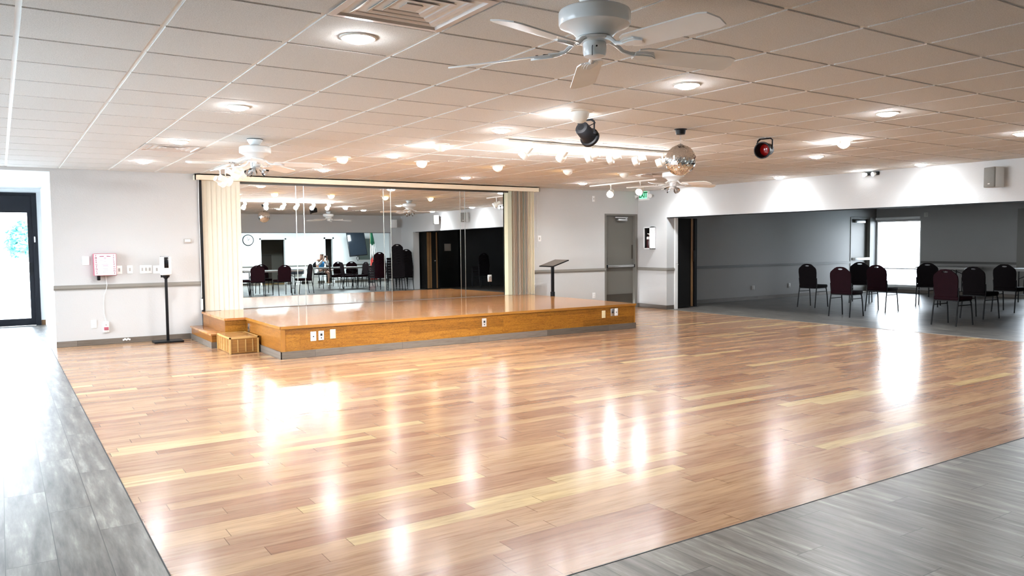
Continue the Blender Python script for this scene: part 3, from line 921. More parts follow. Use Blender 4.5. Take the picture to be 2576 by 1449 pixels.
for i, tn in enumerate(vane_light_tones):  # slat colours carry the light showing through the stacked vanes
    x = 8.155 + i * (0.62 / len(vane_light_tones))
    a = R(68 + random.uniform(-6, 6)) if i > 1 else R(4 + 6 * i)
    c, s_ = math.cos(a) * 0.0445, math.sin(a) * 0.0445
    mt = pm('stacked_vane_light_%d' % i, tn, 0.75, vary=0.05, scale=3)
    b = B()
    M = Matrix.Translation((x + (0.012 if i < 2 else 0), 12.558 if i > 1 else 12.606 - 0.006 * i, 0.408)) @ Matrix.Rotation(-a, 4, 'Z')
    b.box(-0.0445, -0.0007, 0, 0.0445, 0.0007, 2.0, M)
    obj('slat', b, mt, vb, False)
obj('pull_cord', B().tube([(2.555, 12.49, 2.40), (2.552, 12.50, 1.8), (2.556, 12.50, 1.0), (2.553, 12.495, 0.62)], 0.004, 6), M_WHITEPL, vb)
obj('cord_weight', B().rbox(2.538, 12.485, 0.43, 2.568, 12.51, 0.60, 0.006), M_WHITEPL, vb)
obj('wand_cord', B().tube([(8.90, 12.62, 2.36), (8.905, 12.62, 1.6), (8.902, 12.62, 1.33)], 0.003, 6), M_WHITEPL, vb)

# ------------------------------------------------------------------ wall plates
def plate(name, label, cat, M, w=0.072, h=0.116, mat=None, kind='switch', gangs=1, group=None):
    t = thing(name, label, cat, group=group)
    t.matrix_world = M
    obj('cover_plate', B().rbox(-w / 2, -h / 2, 0, w / 2, h / 2, 0.008, 0.003), mat or M_WHITEPL, t)
    for g in range(gangs):
        gx = (g - (gangs - 1) / 2) * 0.05
        if kind == 'switch':
            obj('toggle', B().box(gx - 0.012, -0.024, 0.008, gx + 0.012, 0.024, 0.011).box(gx - 0.005, -0.002, 0.011, gx + 0.005, 0.012, 0.020), M_GREYPL, t, False)
        elif kind == 'outlet':
            for zy in (-0.024, 0.024):
                sk = obj('socket', B().lathe([(0.017, 0.008), (0.017, 0.0105), (0.015, 0.011)], 16, Matrix.Translation((gx, zy, 0))), mat or M_WHITEPL, t)
                obj('slots', B().box(gx - 0.008, zy - 0.004, 0.011, gx - 0.005, zy + 0.008, 0.0115).box(gx + 0.005, zy - 0.004, 0.011, gx + 0.008, zy + 0.008, 0.0115), M_DARKHOLE, sk, False)
        elif kind == 'jack':
            obj('jack', B().cyl((gx, -0.003, 0.008), (gx, -0.003, 0.013), 0.008), M_DARKHOLE, t)
        elif kind == 'av':
            obj('port', B().box(gx - 0.013, -0.004, 0.008, gx + 0.013, 0.026, 0.012), M_DARKHOLE, t, False)
            obj('jack', B().cyl((gx, -0.030, 0.008), (gx, -0.030, 0.013), 0.008), M_DARKHOLE, t)
        elif kind == 'xlr':
            obj('port', B().cyl((gx, 0.0, 0.008), (gx, 0.0, 0.014), 0.016), M_DARKHOLE, t)
        elif kind == 'blank':
            obj('screw', B().cyl((gx, 0, 0.008), (gx, 0, 0.0095), 0.004, seg=8), M_IVORY if mat == M_IVORY else M_GREYPL, t)
    return t


WF = LY - 0.0005
plate('blank_plate', 'white blank wall plate left of the emergency telephone box', 'wall plate', on_back(1.02, WF, 1.21), 0.088, 0.125, kind='blank')
plate('light_switch', 'white rocker switch plate just right of the emergency telephone box', 'switch', on_back(1.44, WF, 1.07), 0.078, 0.122)
plate('light_switch', 'single white switch plate midway between telephone box and dispenser', 'switch', on_back(1.58, WF, 1.072), 0.076, 0.118)
plate('light_switch', 'three-gang white switch plate left of the sanitizer dispenser', 'switch', on_back(1.794, WF, 1.07), 0.162, 0.120, gangs=3)
plate('light_switch', 'white switch plate half hidden behind the sanitizer dispenser', 'switch', on_back(1.94, WF, 1.063), 0.10, 0.118)
plate('blank_plate', 'low pale blank plate under the emergency telephone box', 'wall plate', on_back(1.09, WF, 0.305), 0.072, 0.116, M_WHITEPL, 'blank')
gf = thing('wall_adapter', 'white plug-in adapter with red middle on the low outlet', 'adapter')
gf.matrix_world = on_back(1.242, WF, 0.255)
obj('body', B().rbox(-0.037, -0.075, 0, 0.037, 0.075, 0.03, 0.006), M_WHITEPL, gf)
obj('red_block', B().rbox(-0.030, -0.045, 0.03, 0.030, 0.0, 0.045, 0.004), M_REDCAB, gf)
obj('button', B().cyl((0, 0.03, 0.03), (0, 0.03, 0.034), 0.012), M_GREYPL, gf)
obj('lower_cap', B().rbox(-0.025, -0.085, 0.005, 0.025, -0.06, 0.034, 0.006), M_GREYPL, gf)
cl = B()
for k in range(5):
    cl.rbox(-0.05 + k * 0.02, -0.01 + (k % 2) * 0.008, 0.0, -0.028 + k * 0.02, 0.014 + (k % 2) * 0.01, 0.012 + 0.004 * (k % 3), 0.003)
o = obj('crumpled_tape', cl, M_WHITEPL)
o.matrix_world = on_back(1.50, LY - 0.0145, 0.05)
tag(o, 'crumpled bit of white tape stuck on the baseboard left of the dispenser stand', 'tape')
th = thing('thermostat', 'small beige thermostat high on the wall beside the left blinds', 'thermostat')
th.matrix_world = on_back(2.38, WF, 1.486)
obj('housing', B().rbox(-0.055, -0.032, 0, 0.055, 0.032, 0.03, 0.006), M_SPKBODY, th)
obj('display', B().box(-0.038, -0.015, 0.03, 0.038, 0.020, 0.032), M_WHITEPL, th, False)

# emergency telephone cabinet
ec = thing('emergency_telephone_box', 'red wall cabinet with white sign lettered emergency telephone', 'telephone box')
ec.matrix_world = on_back(1.252, WF, 1.152)
obj('cabinet', B().rbox(-0.145, -0.157, 0, 0.145, 0.157, 0.115, 0.006), M_REDCAB, ec)
sg = obj('sign_panel', B().rbox(-0.138, -0.150, 0.115, 0.138, 0.150, 0.118, 0.001, 1), M_PINKP, ec)
for wd, x in (('EMERGENCY', -0.112), ('TELEPHONE', 0.112)):
    for k, chx in enumerate(wd):
        text_mesh('letter', chx, 0.032, M_SIGNTXT, Matrix.Translation((x + (k - 4) * 0.001, 0.127 - k * 0.0315, 0.119)), sg, 0.001, bold=0.001)
for (xa, xb) in ((-0.07, -0.015), (0.02, 0.07)):
    obj('printed_heading', B().box(xa, 0.1125, 0.118, xb, 0.1235, 0.1190), M_SIGNTXT, sg, False)
obj('printed_emblem', B().lathe([(0.017, 0.118), (0.017, 0.1192)], 20, Matrix.Translation((0.0, 0.092, 0))), M_SIGNPINK, sg)
pr = B()
for (xa, xb, y) in ((-0.065, 0.065, 0.066), (-0.018, 0.014, 0.047), (-0.03, 0.03, 0.017), (-0.048, 0.045, -0.004), (-0.036, 0.042, -0.022), (-0.033, 0.035, -0.055), (-0.033, 0.036, -0.079), (-0.035, 0.037, -0.105)):
    pr.box(xa, y - 0.0032, 0.118, xb, y + 0.0032, 0.1188)
obj('printed_lines', pr, M_SIGNGREY, sg, False)
obj('printed_band', B().box(-0.05, 0.125, 0.118, 0.05, 0.133, 0.1187), M_SIGNPINK, sg, False)
obj('printed_band', B().box(-0.03, -0.017, 0.118, 0.035, -0.008, 0.1187), M_SIGNPINK, sg, False)
obj('handset_end', B().rbox(-0.105, -0.225, 0.02, -0.062, -0.157, 0.075, 0.012), M_BLACK, ec)
tc = B().tube([(1.262, LY - 0.02, 0.99), (1.268, LY - 0.012, 0.91), (1.272, LY - 0.034, 0.86), (1.262, LY - 0.034, 0.80), (1.236, LY - 0.008, 0.72), (1.225, LY - 0.006, 0.60), (1.226, LY - 0.006, 0.45), (1.238, LY - 0.02, 0.335)], 0.0035, 8)
tag(obj('telephone_cord', tc, M_WHITEPL), 'thin white cord hanging from the telephone box over the chair rail', 'cord')

# sanitizer stand
ss = thing('sanitizer_stand', 'black floor stand holding a white hand sanitizer dispenser', 'sanitizer stand', (2.02, 12.28, 0))
obj('base', B().rbox(-0.20, -0.13, 0, 0.20, 0.13, 0.028, 0.008), M_BLACK, ss)
obj('pole', B().rbox(-0.018, -0.018, 0.02, 0.018, 0.018, 0.99, 0.003), M_BLACK, ss)
obj('bracket', B().lathe([(0.022, 0.93), (0.05, 0.965), (0.055, 0.985)], 20), M_BLACK, ss)
dp = obj('dispenser', B().rbox(-0.072, -0.075, 0.985, 0.072, 0.055, 1.255, 0.02, 3), M_WHITEPL, ss)
obj('sensor_window', B().rbox(-0.030, -0.079, 1.09, 0.030, -0.070, 1.248, 0.004), M_BLACKGL, dp)
obj('back_plate', B().box(-0.06, 0.055, 0.95, 0.06, 0.062, 1.26), M_BLACK, ss, False)

# plates on the stage front
SFp = SF - 0.0005
plate('jack_plate', 'white single-jack plate, leftmost on the stage front', 'wall plate', on_back(3.255, SFp, 0.259), 0.072, 0.118, M_WHITEPL, 'jack')
plate('port_plate', 'white plate with black ports next to the leftmost jack plate', 'wall plate', on_back(3.357, SFp, 0.262), 0.070, 0.116, M_WHITEPL, 'av')
plate('blank_plate', 'ivory blank plate near the left end of the stage front', 'wall plate', on_back(3.510, SFp, 0.271), 0.074, 0.118, M_IVORY, 'blank')
plate('port_plate', 'grey plate with black port in the middle of the stage front', 'wall plate', on_back(5.765, SFp, 0.275), 0.072, 0.118, M_GREYPL, 'av')
plate('blank_plate', 'ivory blank plate near the right end of the stage front', 'wall plate', on_back(7.985, SFp, 0.266), 0.072, 0.118, M_IVORY, 'blank')
plate('connector_plate', 'steel connector plate near the right end of the stage front', 'wall plate', on_back(8.168, SFp, 0.286), 0.072, 0.118, M_STEEL, 'xlr')
plate('jack_plate', 'white single-jack plate, rightmost on the stage front', 'wall plate', on_back(8.246, SFp, 0.288), 0.070, 0.118, M_WHITEPL, 'jack')
plate('connector_plate', 'steel connector plate on the left side of the stage', 'wall plate', on_right(SX0 - 0.0005, 10.98, 0.27), 0.072, 0.116, M_STEEL, 'xlr')
plate('power_outlet', 'steel duplex outlet low on the rightmost mirror pane', 'outlet', on_back(7.79, 12.619, 0.745), 0.08, 0.13, M_STEEL, 'outlet')
plate('light_switch', 'white switch plate on the wall right of the stacked blinds', 'switch', on_back(8.965, BY - 0.0005, 1.496), 0.075, 0.118)
plate('wall_jack', 'small white jack box high on the wall left of the exit door', 'wall plate', on_back(10.35, BY - 0.0005, 2.314), 0.065, 0.12, M_WHITEPL, 'jack')
plate('power_outlet', 'white duplex outlet low on the wall left of the exit door', 'outlet', on_back(10.35, BY - 0.0005, 0.302), 0.075, 0.118, M_WHITEPL, 'outlet')
plate('power_outlet', 'double outlet low on the side room back wall, nearer the partition', 'outlet', on_back(15.12, SBY - 0.0005, 0.288), 0.11, 0.10, M_GREYPL, 'outlet', 2)
plate('power_outlet', 'single outlet low on the side room back wall, nearer the chairs', 'outlet', on_back(16.48, SBY - 0.0005, 0.295), 0.07, 0.11, M_GREYPL, 'outlet')

# lectern
lc = thing('lectern_stand', 'slim black lectern stand with tilted top right of the stage', 'lectern', (8.86, 12.06, 0))
obj('base', B().rbox(-0.17, -0.22, 0, 0.22, 0.22, 0.025, 0.006), M_BLACK, lc)
obj('pole', B().rbox(-0.034, -0.028, 0.02, 0.034, 0.028, 0.47, 0.004).rbox(-0.026, -0.022, 0.45, 0.026, 0.022, 1.0, 0.004), M_BLACK, lc)
Ml = Matrix.Translation((0.035, 0, 1.015)) @ Matrix.Rotation(R(-17), 4, 'Y')
tp = obj('top', B().rbox(-0.20, -0.225, -0.010, 0.20, 0.225, 0.010, 0.004, 2, Ml), M_BLACK, lc)
obj('desk_surface', B().box(-0.185, -0.21, 0.010, 0.185, 0.21, 0.0125, Ml), pm('dark_brown_laminate', (0.10, 0.075, 0.06), 0.4), tp, False)

# ------------------------------------------------------------------ right corner
xc = thing('extinguisher_cabinet', 'white wall cabinet with a fire extinguisher on the pier', 'cabinet', (RX, 0, 0))
XF = -0.145
cb = B()
y0, y1, z0, z1 = 12.10, 12.30, 1.26, 1.725
cb.box(XF, y0, z0, 0, y0 + 0.012, z1).box(XF, y1 - 0.012, z0, 0, y1, z1).box(XF, y0, z0, 0, y1, z0 + 0.014).box(XF, y0, z1 - 0.014, 0, y1, z1).box(-0.006, y0, z0, 0, y1, z1)
obj('case', cb, M_WHITEPL, xc, False)
obj('door_frame', B().box(XF - 0.012, y0, z0, XF, y0 + 0.02, z1).box(XF - 0.012, y1 - 0.02, z0, XF, y1, z1).box(XF - 0.012, y0, z0, XF, y1, z0 + 0.022).box(XF - 0.012, y0, z1 - 0.022, XF, y1, z1), M_WHITEPL, xc, False)
obj('interior_shade', B().box(-0.012, y0 + 0.012, z0 + 0.014, -0.006, y1 - 0.012, z1 - 0.014).box(XF + 0.004, y0 + 0.0125, z0 + 0.0145, -0.012, y0 + 0.016, z1 - 0.0145).box(XF + 0.004, y1 - 0.016, z0 + 0.0145, -0.012, y1 - 0.0125, z1 - 0.0145).box(XF + 0.004, y0 + 0.016, z0 + 0.0145, -0.012, y1 - 0.016, z0 + 0.0150).box(XF + 0.004, y0 + 0.016, z1 - 0.018, -0.012, y1 - 0.016, z1 - 0.0145), M_DARKHOLE, xc, False)  # added black faces paint in the shade inside the case
obj('chain', B().tube([(XF + 0.02, y0 - 0.003, z1 - 0.03), (XF + 0.05, y0 - 0.004, z1 - 0.13), (XF + 0.09, y0 - 0.004, z1 - 0.15), (XF + 0.125, y0 - 0.003, z1 - 0.02)], 0.003, 6), M_GREYPL, xc)
obj('top_clip', B().tube([(XF + 0.03, y0 + 0.02, z1 + 0.006), (XF + 0.10, y0 + 0.02, z1 + 0.008), (XF + 0.14, y0 + 0.02, z1 - 0.004)], 0.004, 6), M_BLACK, xc)
fe = thing('fire_extinguisher', 'dark fire extinguisher inside the white wall cabinet', 'fire extinguisher', (RX - 0.085, 12.20, 1.275))
obj('cylinder', B().lathe([(0.05, 0), (0.055, 0.01), (0.055, 0.22), (0.03, 0.27), (0.018, 0.28)], 20), pm('extinguisher_maroon', (0.05, 0.008, 0.01), 0.3), fe)
obj('label_band', B().lathe([(0.0555, 0.19), (0.0557, 0.23), (0.050, 0.245)], 20, None, False), M_PAPER, fe)
obj('valve', B().cyl((0, 0, 0.28), (0, 0, 0.31), 0.015).box(-0.02, -0.04, 0.30, 0.01, 0.04, 0.315), M_PAPER, fe)

ex = thing('exit_sign', 'green and white EXIT sign with two emergency lamp heads', 'exit sign')
ex.matrix_world = on_right(RX - 0.001, 12.42, 2.395)
obj('housing', B().rbox(-0.155, -0.098, 0.0, 0.155, 0.098, 0.055, 0.006), M_WHITEPL, ex)
fp = obj('green_face', B().box(-0.118, -0.062, 0.055, 0.118, 0.088, 0.057), M_EXITG, ex, False)
text_mesh('letters', 'EXIT', 0.158, M_EXITL, Matrix.Translation((0, 0.014, 0.058)) @ Matrix.Diagonal((0.80, 1.0, 1, 1)), fp, 0.002, bold=0.006)
for sx in (-1, 1):
    hd = obj('lamp_head', B().cyl((sx * 0.22, 0.0, 0.03), (sx * 0.24, -0.015, 0.085), 0.032, 0.045).cyl((sx * 0.15, 0, 0.025), (sx * 0.21, 0, 0.03), 0.012), M_WHITEPL, ex)
    obj('lens', B().cyl((sx * 0.2401, -0.0151, 0.0851), (sx * 0.2405, -0.0154, 0.088), 0.038), M_PAPER, hd)

em = thing('emergency_light', 'twin-bulb emergency light at the ceiling edge of the right soffit', 'emergency light')
em.matrix_world = on_right(RX - 0.001, 7.20, 2.452)
obj('housing', B().rbox(-0.12, -0.025, 0, 0.10, 0.03, 0.05, 0.008), M_BLACK, em)
for x in (-0.09, 0.06):
    hd = obj('bulb_head', B().cyl((x, -0.005, 0.05), (x - 0.02, -0.015, 0.095), 0.02, 0.034), M_WHITEPL, em)
    obj('lens', B().cyl((x - 0.02, -0.015, 0.0951), (x - 0.021, -0.0155, 0.098), 0.030), M_LENS, hd)


def speaker(label, M, rot, white=False):  # white: bright light on the speaker put into its body colour
    t = thing('wall_speaker', label, 'speaker', group='wall speakers')
    t.matrix_world = M
    Q = Matrix.Translation((0, 0, 0.14)) @ Matrix.Rotation(rot, 4, 'Y')
    obj('cabinet', B().rbox(-0.095, -0.14, -0.08, 0.095, 0.14, 0.06, 0.012, 2, Q), M_WHITEPL if white else M_SPKBODY, t)
    g = obj('grille', B().rbox(-0.092, -0.137, 0.055, 0.092, 0.137, 0.082, 0.010, 2, Q), M_WHITEPL if white else M_SPKGRILL, t)
    obj('badge', B().box(-0.015, -0.095, 0.0815, 0.018, -0.084, 0.0835, Q), M_PAPER, g, False)
    obj('bracket', B().cyl((0, 0, 0), (0, 0, 0.075), 0.014).cyl((0, 0, 0), (0, 0, 0.012), 0.035), M_SPKBODY, t)


speaker('grey loudspeaker on the right soffit near the frame edge', on_right(RX, 5.35, 2.25), R(-22))
speaker('grey loudspeaker on the right soffit reflected in the rightmost pane', on_right(RX, 3.55, 2.25), R(20))
speaker('loudspeaker coloured as brightly lit, on the soffit behind, near its corner in the mirror', on_south(11.25, SY, 2.22), R(0), True)

# folded accordion partition, far and near end of the right opening
def accordion(label, x0, x1, y0, y1, face, strips):
    t = thing('folding_partition', label, 'partition', group='folded accordion partitions')
    n = 7
    b = B()
    w = (y1 - y0) / n
    for k in range(n):
        ya = y0 + k * w
        b.box(x0 + 0.02, ya + w * 0.15, 0.03, x1 - 0.02, ya + w * 0.85, SOF - 0.02)
        b.box(x0 + 0.05, ya - w * 0.15, 0.03, x1 - 0.05, ya + w * 0.2, SOF - 0.02)
    obj('folds', b, M_ACC, t, False)
    yf = y0 if face < 0 else y1
    obj('lead_panel', B().box(x0, min(yf, yf + face * 0.03), 0.02, x1, max(yf, yf + face * 0.03), SOF - 0.014), M_ACC, t, False)
    sb_ = B()
    for xa, xb in strips:
        sb_.box(xa, min(yf + face * 0.03, yf + face * 0.045), 0.03, xb, max(yf + face * 0.03, yf + face * 0.045), SOF - 0.02)
    obj('wood_strip', sb_, M_ACCWOOD, t, False)
    return t


ac = accordion('dark folded accordion partition at the back end of the side room opening', 11.905, 12.50, 11.83, 12.40, -1, [(12.33, 12.38)])
obj('handle', B().rbox(12.39, 11.765, 0.98, 12.43, 11.80, 1.22, 0.006), M_BLACK, ac)
obj('edge_channel', B().box(12.43, 11.785, 0.02, 12.50, 11.80, SOF - 0.02), M_BLACK, ac, False)
ac2 = accordion('brown folded accordion partition at the near end of the opening, seen in the mirror', 11.84, 12.30, 1.66, 2.05, 1, [(11.86, 11.94), (11.96, 12.02), (12.2, 12.24)])
obj('handle', B().cyl((12.14, 2.09, 0.95), (12.14, 2.13, 0.95), 0.02), M_STEEL, ac2)
obj('hook', B().tube([(11.85, 11.744, 0.95), (11.85, 11.71, 0.95), (11.85, 11.70, 0.925)], 0.006, 6), M_STEEL, ac)
dt = thing('wall_detector', 'small round grey detector above the side room window', 'detector')
dt.matrix_world = on_right(SRX, 11.07, 2.06)
obj('base', B().rbox(-0.05, -0.06, 0, 0.05, 0.06, 0.03, 0.01), M_SPKBODY, dt)
obj('cap', B().cyl((0, 0, 0.03), (0, 0, 0.05), 0.03), M_SPKBODY, dt)

# ------------------------------------------------------------------ ceiling fans
def make_fan(name_label, loc, base_deg, kit, scale=1.0):
    t = thing('ceiling_fan', name_label, 'ceiling fan', loc, group='white five-blade ceiling fans')
    obj('canopy', B().lathe([(0.078, 0.0), (0.078, -0.008), (0.070, -0.03), (0.050, -0.055), (0.034, -0.062)], 28), M_FANW, t)
    obj('canopy_ring', B().lathe([(0.080, 0.0), (0.080, -0.007)], 28), M_BLACK, t)
    mh = obj('motor_housing', B().lathe([(0.034, -0.05), (0.05, -0.062), (0.09, -0.07), (0.142, -0.078), (0.154, -0.084), (0.158, -0.092), (0.158, -0.138), (0.154, -0.146), (0.146, -0.149), (0.100, -0.172), (0.078, -0.197)], 40), M_FANW, t)
    obj('flywheel', B().lathe([(0.075, -0.197), (0.085, -0.203), (0.085, -0.214), (0.055, -0.219)], 32), M_FANW, t)
    sh = obj('switch_housing', B().lathe([(0.048, -0.219), (0.052, -0.225), (0.052, -0.262), (0.047, -0.278), (0.03, -0.286)], 28), M_FANW, t)
    obj('screw', B().cyl((0.052 * math.cos(R(-120)), 0.052 * math.sin(R(-120)), -0.245), (0.056 * math.cos(R(-120)), 0.056 * math.sin(R(-120)), -0.245), 0.004, seg=8), M_BLACK, sh)
    obj('pull_chain', B().tube([(0.05 * math.cos(R(-140)), 0.05 * math.sin(R(-140)), -0.24), (0.056 * math.cos(R(-140)), 0.056 * math.sin(R(-140)), -0.25), (0.056 * math.cos(R(-140)), 0.056 * math.sin(R(-140)), -0.285)], 0.0018, 6), M_BLACK, sh)
    for k in range(5):
        a = R(base_deg + 72 * k)
        Mx = Matrix.Rotation(a, 4, 'Z')
        Mb = Mx @ Matrix.Translation((0, 0, -0.252)) @ Matrix.Rotation(R(2.0), 4, 'Y') @ Matrix.Rotation(R(-13), 4, 'X')
        poly = [(0.20, -0.045), (0.235, -0.062), (0.64, -0.068), (0.675, -0.055), (0.69, 0.0), (0.675, 0.058), (0.64, 0.068), (0.235, 0.062), (0.20, 0.045)]
        bl = obj('blade', B().prism(poly, 0.006, Mb), M_BLADE, t)
        ir = B()
        ir.tube([Mx @ Vector((0.070, 0, -0.208)), Mx @ Vector((0.105, 0.0, -0.222)), Mx @ Vector((0.135, 0.0, -0.247)), Mx @ Vector((0.17, 0, -0.256)), Mx @ Vector((0.21, 0, -0.258))], [0.010, 0.010, 0.009, 0.010, 0.012], 8)
        for q, w in ((-0.002, 0.040), (-0.006, 0.030), (-0.010, 0.018)):
            ir.prism([(0.19, -w * 0.7), (0.225, -w), (0.27, -w * 0.95), (0.295, 0), (0.27, w * 0.95), (0.225, w), (0.19, w * 0.7)], 0.004, Mb @ Matrix.Translation((0, 0, q)))
        obj('blade_bracket', ir, M_FANW, bl)
        for (xx, yy) in ((0.225, -0.02), (0.225, 0.02), (0.265, 0.0)):
            obj('screw', B().cyl(Mb @ Vector((xx, yy, 0.006)), Mb @ Vector((xx, yy, 0.010)), 0.006, seg=8), M_BLACK, bl)
    if kit:
        lk = obj('light_kit', B().lathe([(0.045, -0.284), (0.05, -0.292), (0.04, -0.31), (0.012, -0.32)], 24), M_FANW, t)
        for k in range(3):
            a = R(base_deg + 30 + 120 * k)
            d = Vector((math.cos(a) * 0.8, math.sin(a) * 0.8, -0.6)).normalized()
            p0 = Vector((math.cos(a) * 0.04, math.sin(a) * 0.04, -0.295))
            obj('lamp_shade', B().tube([p0, p0 + d * 0.02, p0 + d * 0.04, p0 + d * 0.085], [0.014, 0.02, 0.026, 0.046], 18), M_SHADE, lk)
            obj('bulb', B().sphere(p0 + d * 0.05, 0.017, 12, 8), M_PAPER, lk)
    return t


make_fan('large white ceiling fan in the foreground, top centre of the photo', (2.22, 2.70, CZ), -16, False)
make_fan('white ceiling fan with glass light kit left, over the stage corner', (2.24, 8.20, CZ), -31, True)
make_fan('white ceiling fan behind the mirror ball', (8.25, 8.25, CZ), -17, True)
make_fan('white ceiling fan at the near right of the hall, visible only in the mirror', (8.20, 2.90, CZ), 5, False)

# ------------------------------------------------------------------ square ceiling diffusers
vlab = ['large square air diffuser at the top of the photo', 'square air diffuser above the telephone wall', 'square air diffuser left of the far fan', 'square air diffuser reflected above the far soffit']
for (vx, vy), lb in zip(vents_xy, vlab):
    t = thing('air_diffuser', lb, 'air vent', (vx, vy, CZ), group='square ceiling air diffusers')
    h = 0.297

    def ring(b, r0, z0, r1, z1, th=0.003):
        for sx in range(4):
            Mx = Matrix.Rotation(sx * PI / 2, 4, 'Z')
            p = [(-r0, -r0, z0), (r0, -r0, z0), (r1, -r1, z1), (-r1, -r1, z1)]
            q = [(x, y, z + th) for x, y, z in p]
            a = [b.bm.verts.new(Mx @ Vector(v)) for v in p]
            c = [b.bm.verts.new(Mx @ Vector(v)) for v in q]
            b.bm.faces.new(a)
            b.bm.faces.new(c[::-1])
            for i in range(4):
                j = (i + 1) % 4
                b.bm.faces.new((a[i], a[j], c[j], c[i]))
    fb = B()
    ring(fb, h, -0.004, h - 0.035, -0.006)
    ring(fb, h - 0.035, -0.006, h - 0.055, 0.03)
    obj('frame', fb, M_VENT, t, False)
    for k, rr in enumerate((0.215, 0.155, 0.10)):
        rb = B()
        ring(rb, rr, -0.002, rr - 0.018, 0.002)
        ring(rb, rr - 0.018, 0.002, rr - 0.045, 0.035)
        obj('louvre', rb, M_VENT, t, False)
    obj('centre_plate', B().lathe([(0.062, 0.0), (0.05, 0.012)], 4, Matrix.Rotation(PI / 4, 4, 'Z')), M_VENT, t, False)
    obj('duct_throat', B().box(-h + 0.03, -h + 0.03, 0.04, h - 0.03, h - 0.03, 0.044), M_DARKHOLE, t, False)

# ------------------------------------------------------------------ recessed downlights
def downlight(x, y, label, energy=None, mirror_only=False):
    t = thing('recessed_downlight', label, 'downlight', (x, y, CZ), group='round recessed downlights')
    obj('trim_ring', B().lathe([(0.098, 0.0), (0.098, -0.005), (0.088, -0.009), (0.074, -0.004)], 28, None, False), M_FIX, t)
    obj('lens', B().lathe([(0.076, -0.003), (0.071, -0.013), (0.056, -0.023), (0.034, -0.029), (0.010, -0.032)], 28), M_LENS, t)  # bulged shape imitates the lamp's round glow
    lamp('downlight_lamp', 'SPOT', (0, 0, -0.045), energy or P_DOWN, (0.86, 0.95, 1.0), t, spot_size=R(150), spot_blend=0.75, shadow_soft_size=0.06)


DL = [(1.63, 3.94, 'downlight just below the large square diffuser at the top'), (4.05, 3.92, 'downlight right of the foreground fan'),
      (6.44, 3.885, 'downlight above and right of the red-gelled spotlight'), (8.90, 3.89, 'downlight at the right edge of the ceiling'),
      (1.61, 6.36, 'downlight between foreground grid and left fan, left part of ceiling'), (4.09, 6.39, 'downlight left of the white track lights'),
      (8.89, 6.32, 'downlight in the ceiling right of the red-gelled spotlight'), (11.19, 6.22, 'downlight tight against the right soffit, nearer the speaker'),
      (1.61, 8.74, 'downlight touching the square diffuser above the telephone wall'), (4.09, 8.86, 'downlight right of the left fan, above the mirrors'),
      (11.21, 8.70, 'downlight tight against the right soffit, middle one'), (1.59, 11.0, 'downlight closest to the telephone wall'),
      (3.98, 11.0, 'downlight above the left part of the valance'), (6.45, 11.17, 'downlight above the middle of the valance'),
      (8.96, 11.25, 'downlight near the right end of the valance'), (11.15, 11.2, 'downlight under the far fan beside the EXIT sign'),
      (11.19, 3.80, 'downlight against the right soffit, seen in the mirror')]
for x, y, lb in DL:
    downlight(x, y, 'white lit ' + lb)

# ------------------------------------------------------------------ eyeball spots
def eyeball(x, y, label, aim, r, energy, color, mat, halo=0.0):
    t = thing('eyeball_spotlight', label, 'spotlight', (x, y, CZ), group='white eyeball ceiling spots')
    obj('trim_ring', B().lathe([(r * 1.45, 0.0), (r * 1.45, -0.004), (r * 1.2, -0.010), (r * 0.98, -0.010)], 28), M_FIX, t)
    d = Vector(aim).normalized()
    M = d.to_track_quat('Z', 'Y').to_matrix().to_4x4()
    M.translation = (0, 0, -0.012)
    prof = [(r * math.sin(q), -r * math.cos(q)) for q in [R(a) for a in (25, 45, 65, 90)]] + [(r * 0.96, r * 0.25), (r * 0.90, r * 0.55), (r * 0.78, r * 0.6)]
    eb_ = obj('eyeball', B().lathe(prof, 24, M, False), M_FIX, t)
    obj('lens', B().lathe([(r * 0.78, r * 0.52), (r * 0.6, r * 0.56), (r * 0.1, r * 0.58)], 24, M), mat, eb_)
    lamp('eyeball_lamp', 'SPOT', Vector((0, 0, -0.012)) + d * (r * 0.75), energy, color, t, aim=d, spot_size=R(80), spot_blend=0.6, shadow_soft_size=0.04)
    if halo:
        lamp('spill_lamp', 'POINT', (-0.02, 0.14, -0.045), halo, (0.95, 0.97, 1.0), t, shadow_soft_size=0.03)


amber = (1.0, 0.60, 0.25)
for x, lb in ((3.62, 'amber eyeball spot nearest the left fan, above the stage'), (4.72, 'second amber eyeball spot from the left above the stage'), (5.91, 'middle amber eyeball spot above the stage'),
              (7.15, 'fourth amber eyeball spot above the stage'), (8.26, 'amber eyeball spot nearest the far square diffuser')):
    eyeball(x, 9.33, lb, (0.05, 0.62, -0.55), 0.072, 12.0, amber, M_AMBER)
eyeball(4.085, 5.17, 'cream cone-shaped eyeball spot above the black spotlight', (0.25, 0.75, -0.6), 0.085, 8.0, (1, 1, 1), M_LENS, P_HALO)
eyeball(4.09, 7.63, 'flat white eyeball fixture in the bright patch left of the track', (0.1, 0.6, -0.7), 0.07, 8.0, (1, 1, 1), M_LENS, P_HALO)
eyeball(7.82, 5.22, 'white eyeball fixture right of the red-gelled spotlight', (-0.35, -0.55, -0.6), 0.07, 8.0, (1, 1, 1), M_LENS, P_HALO)

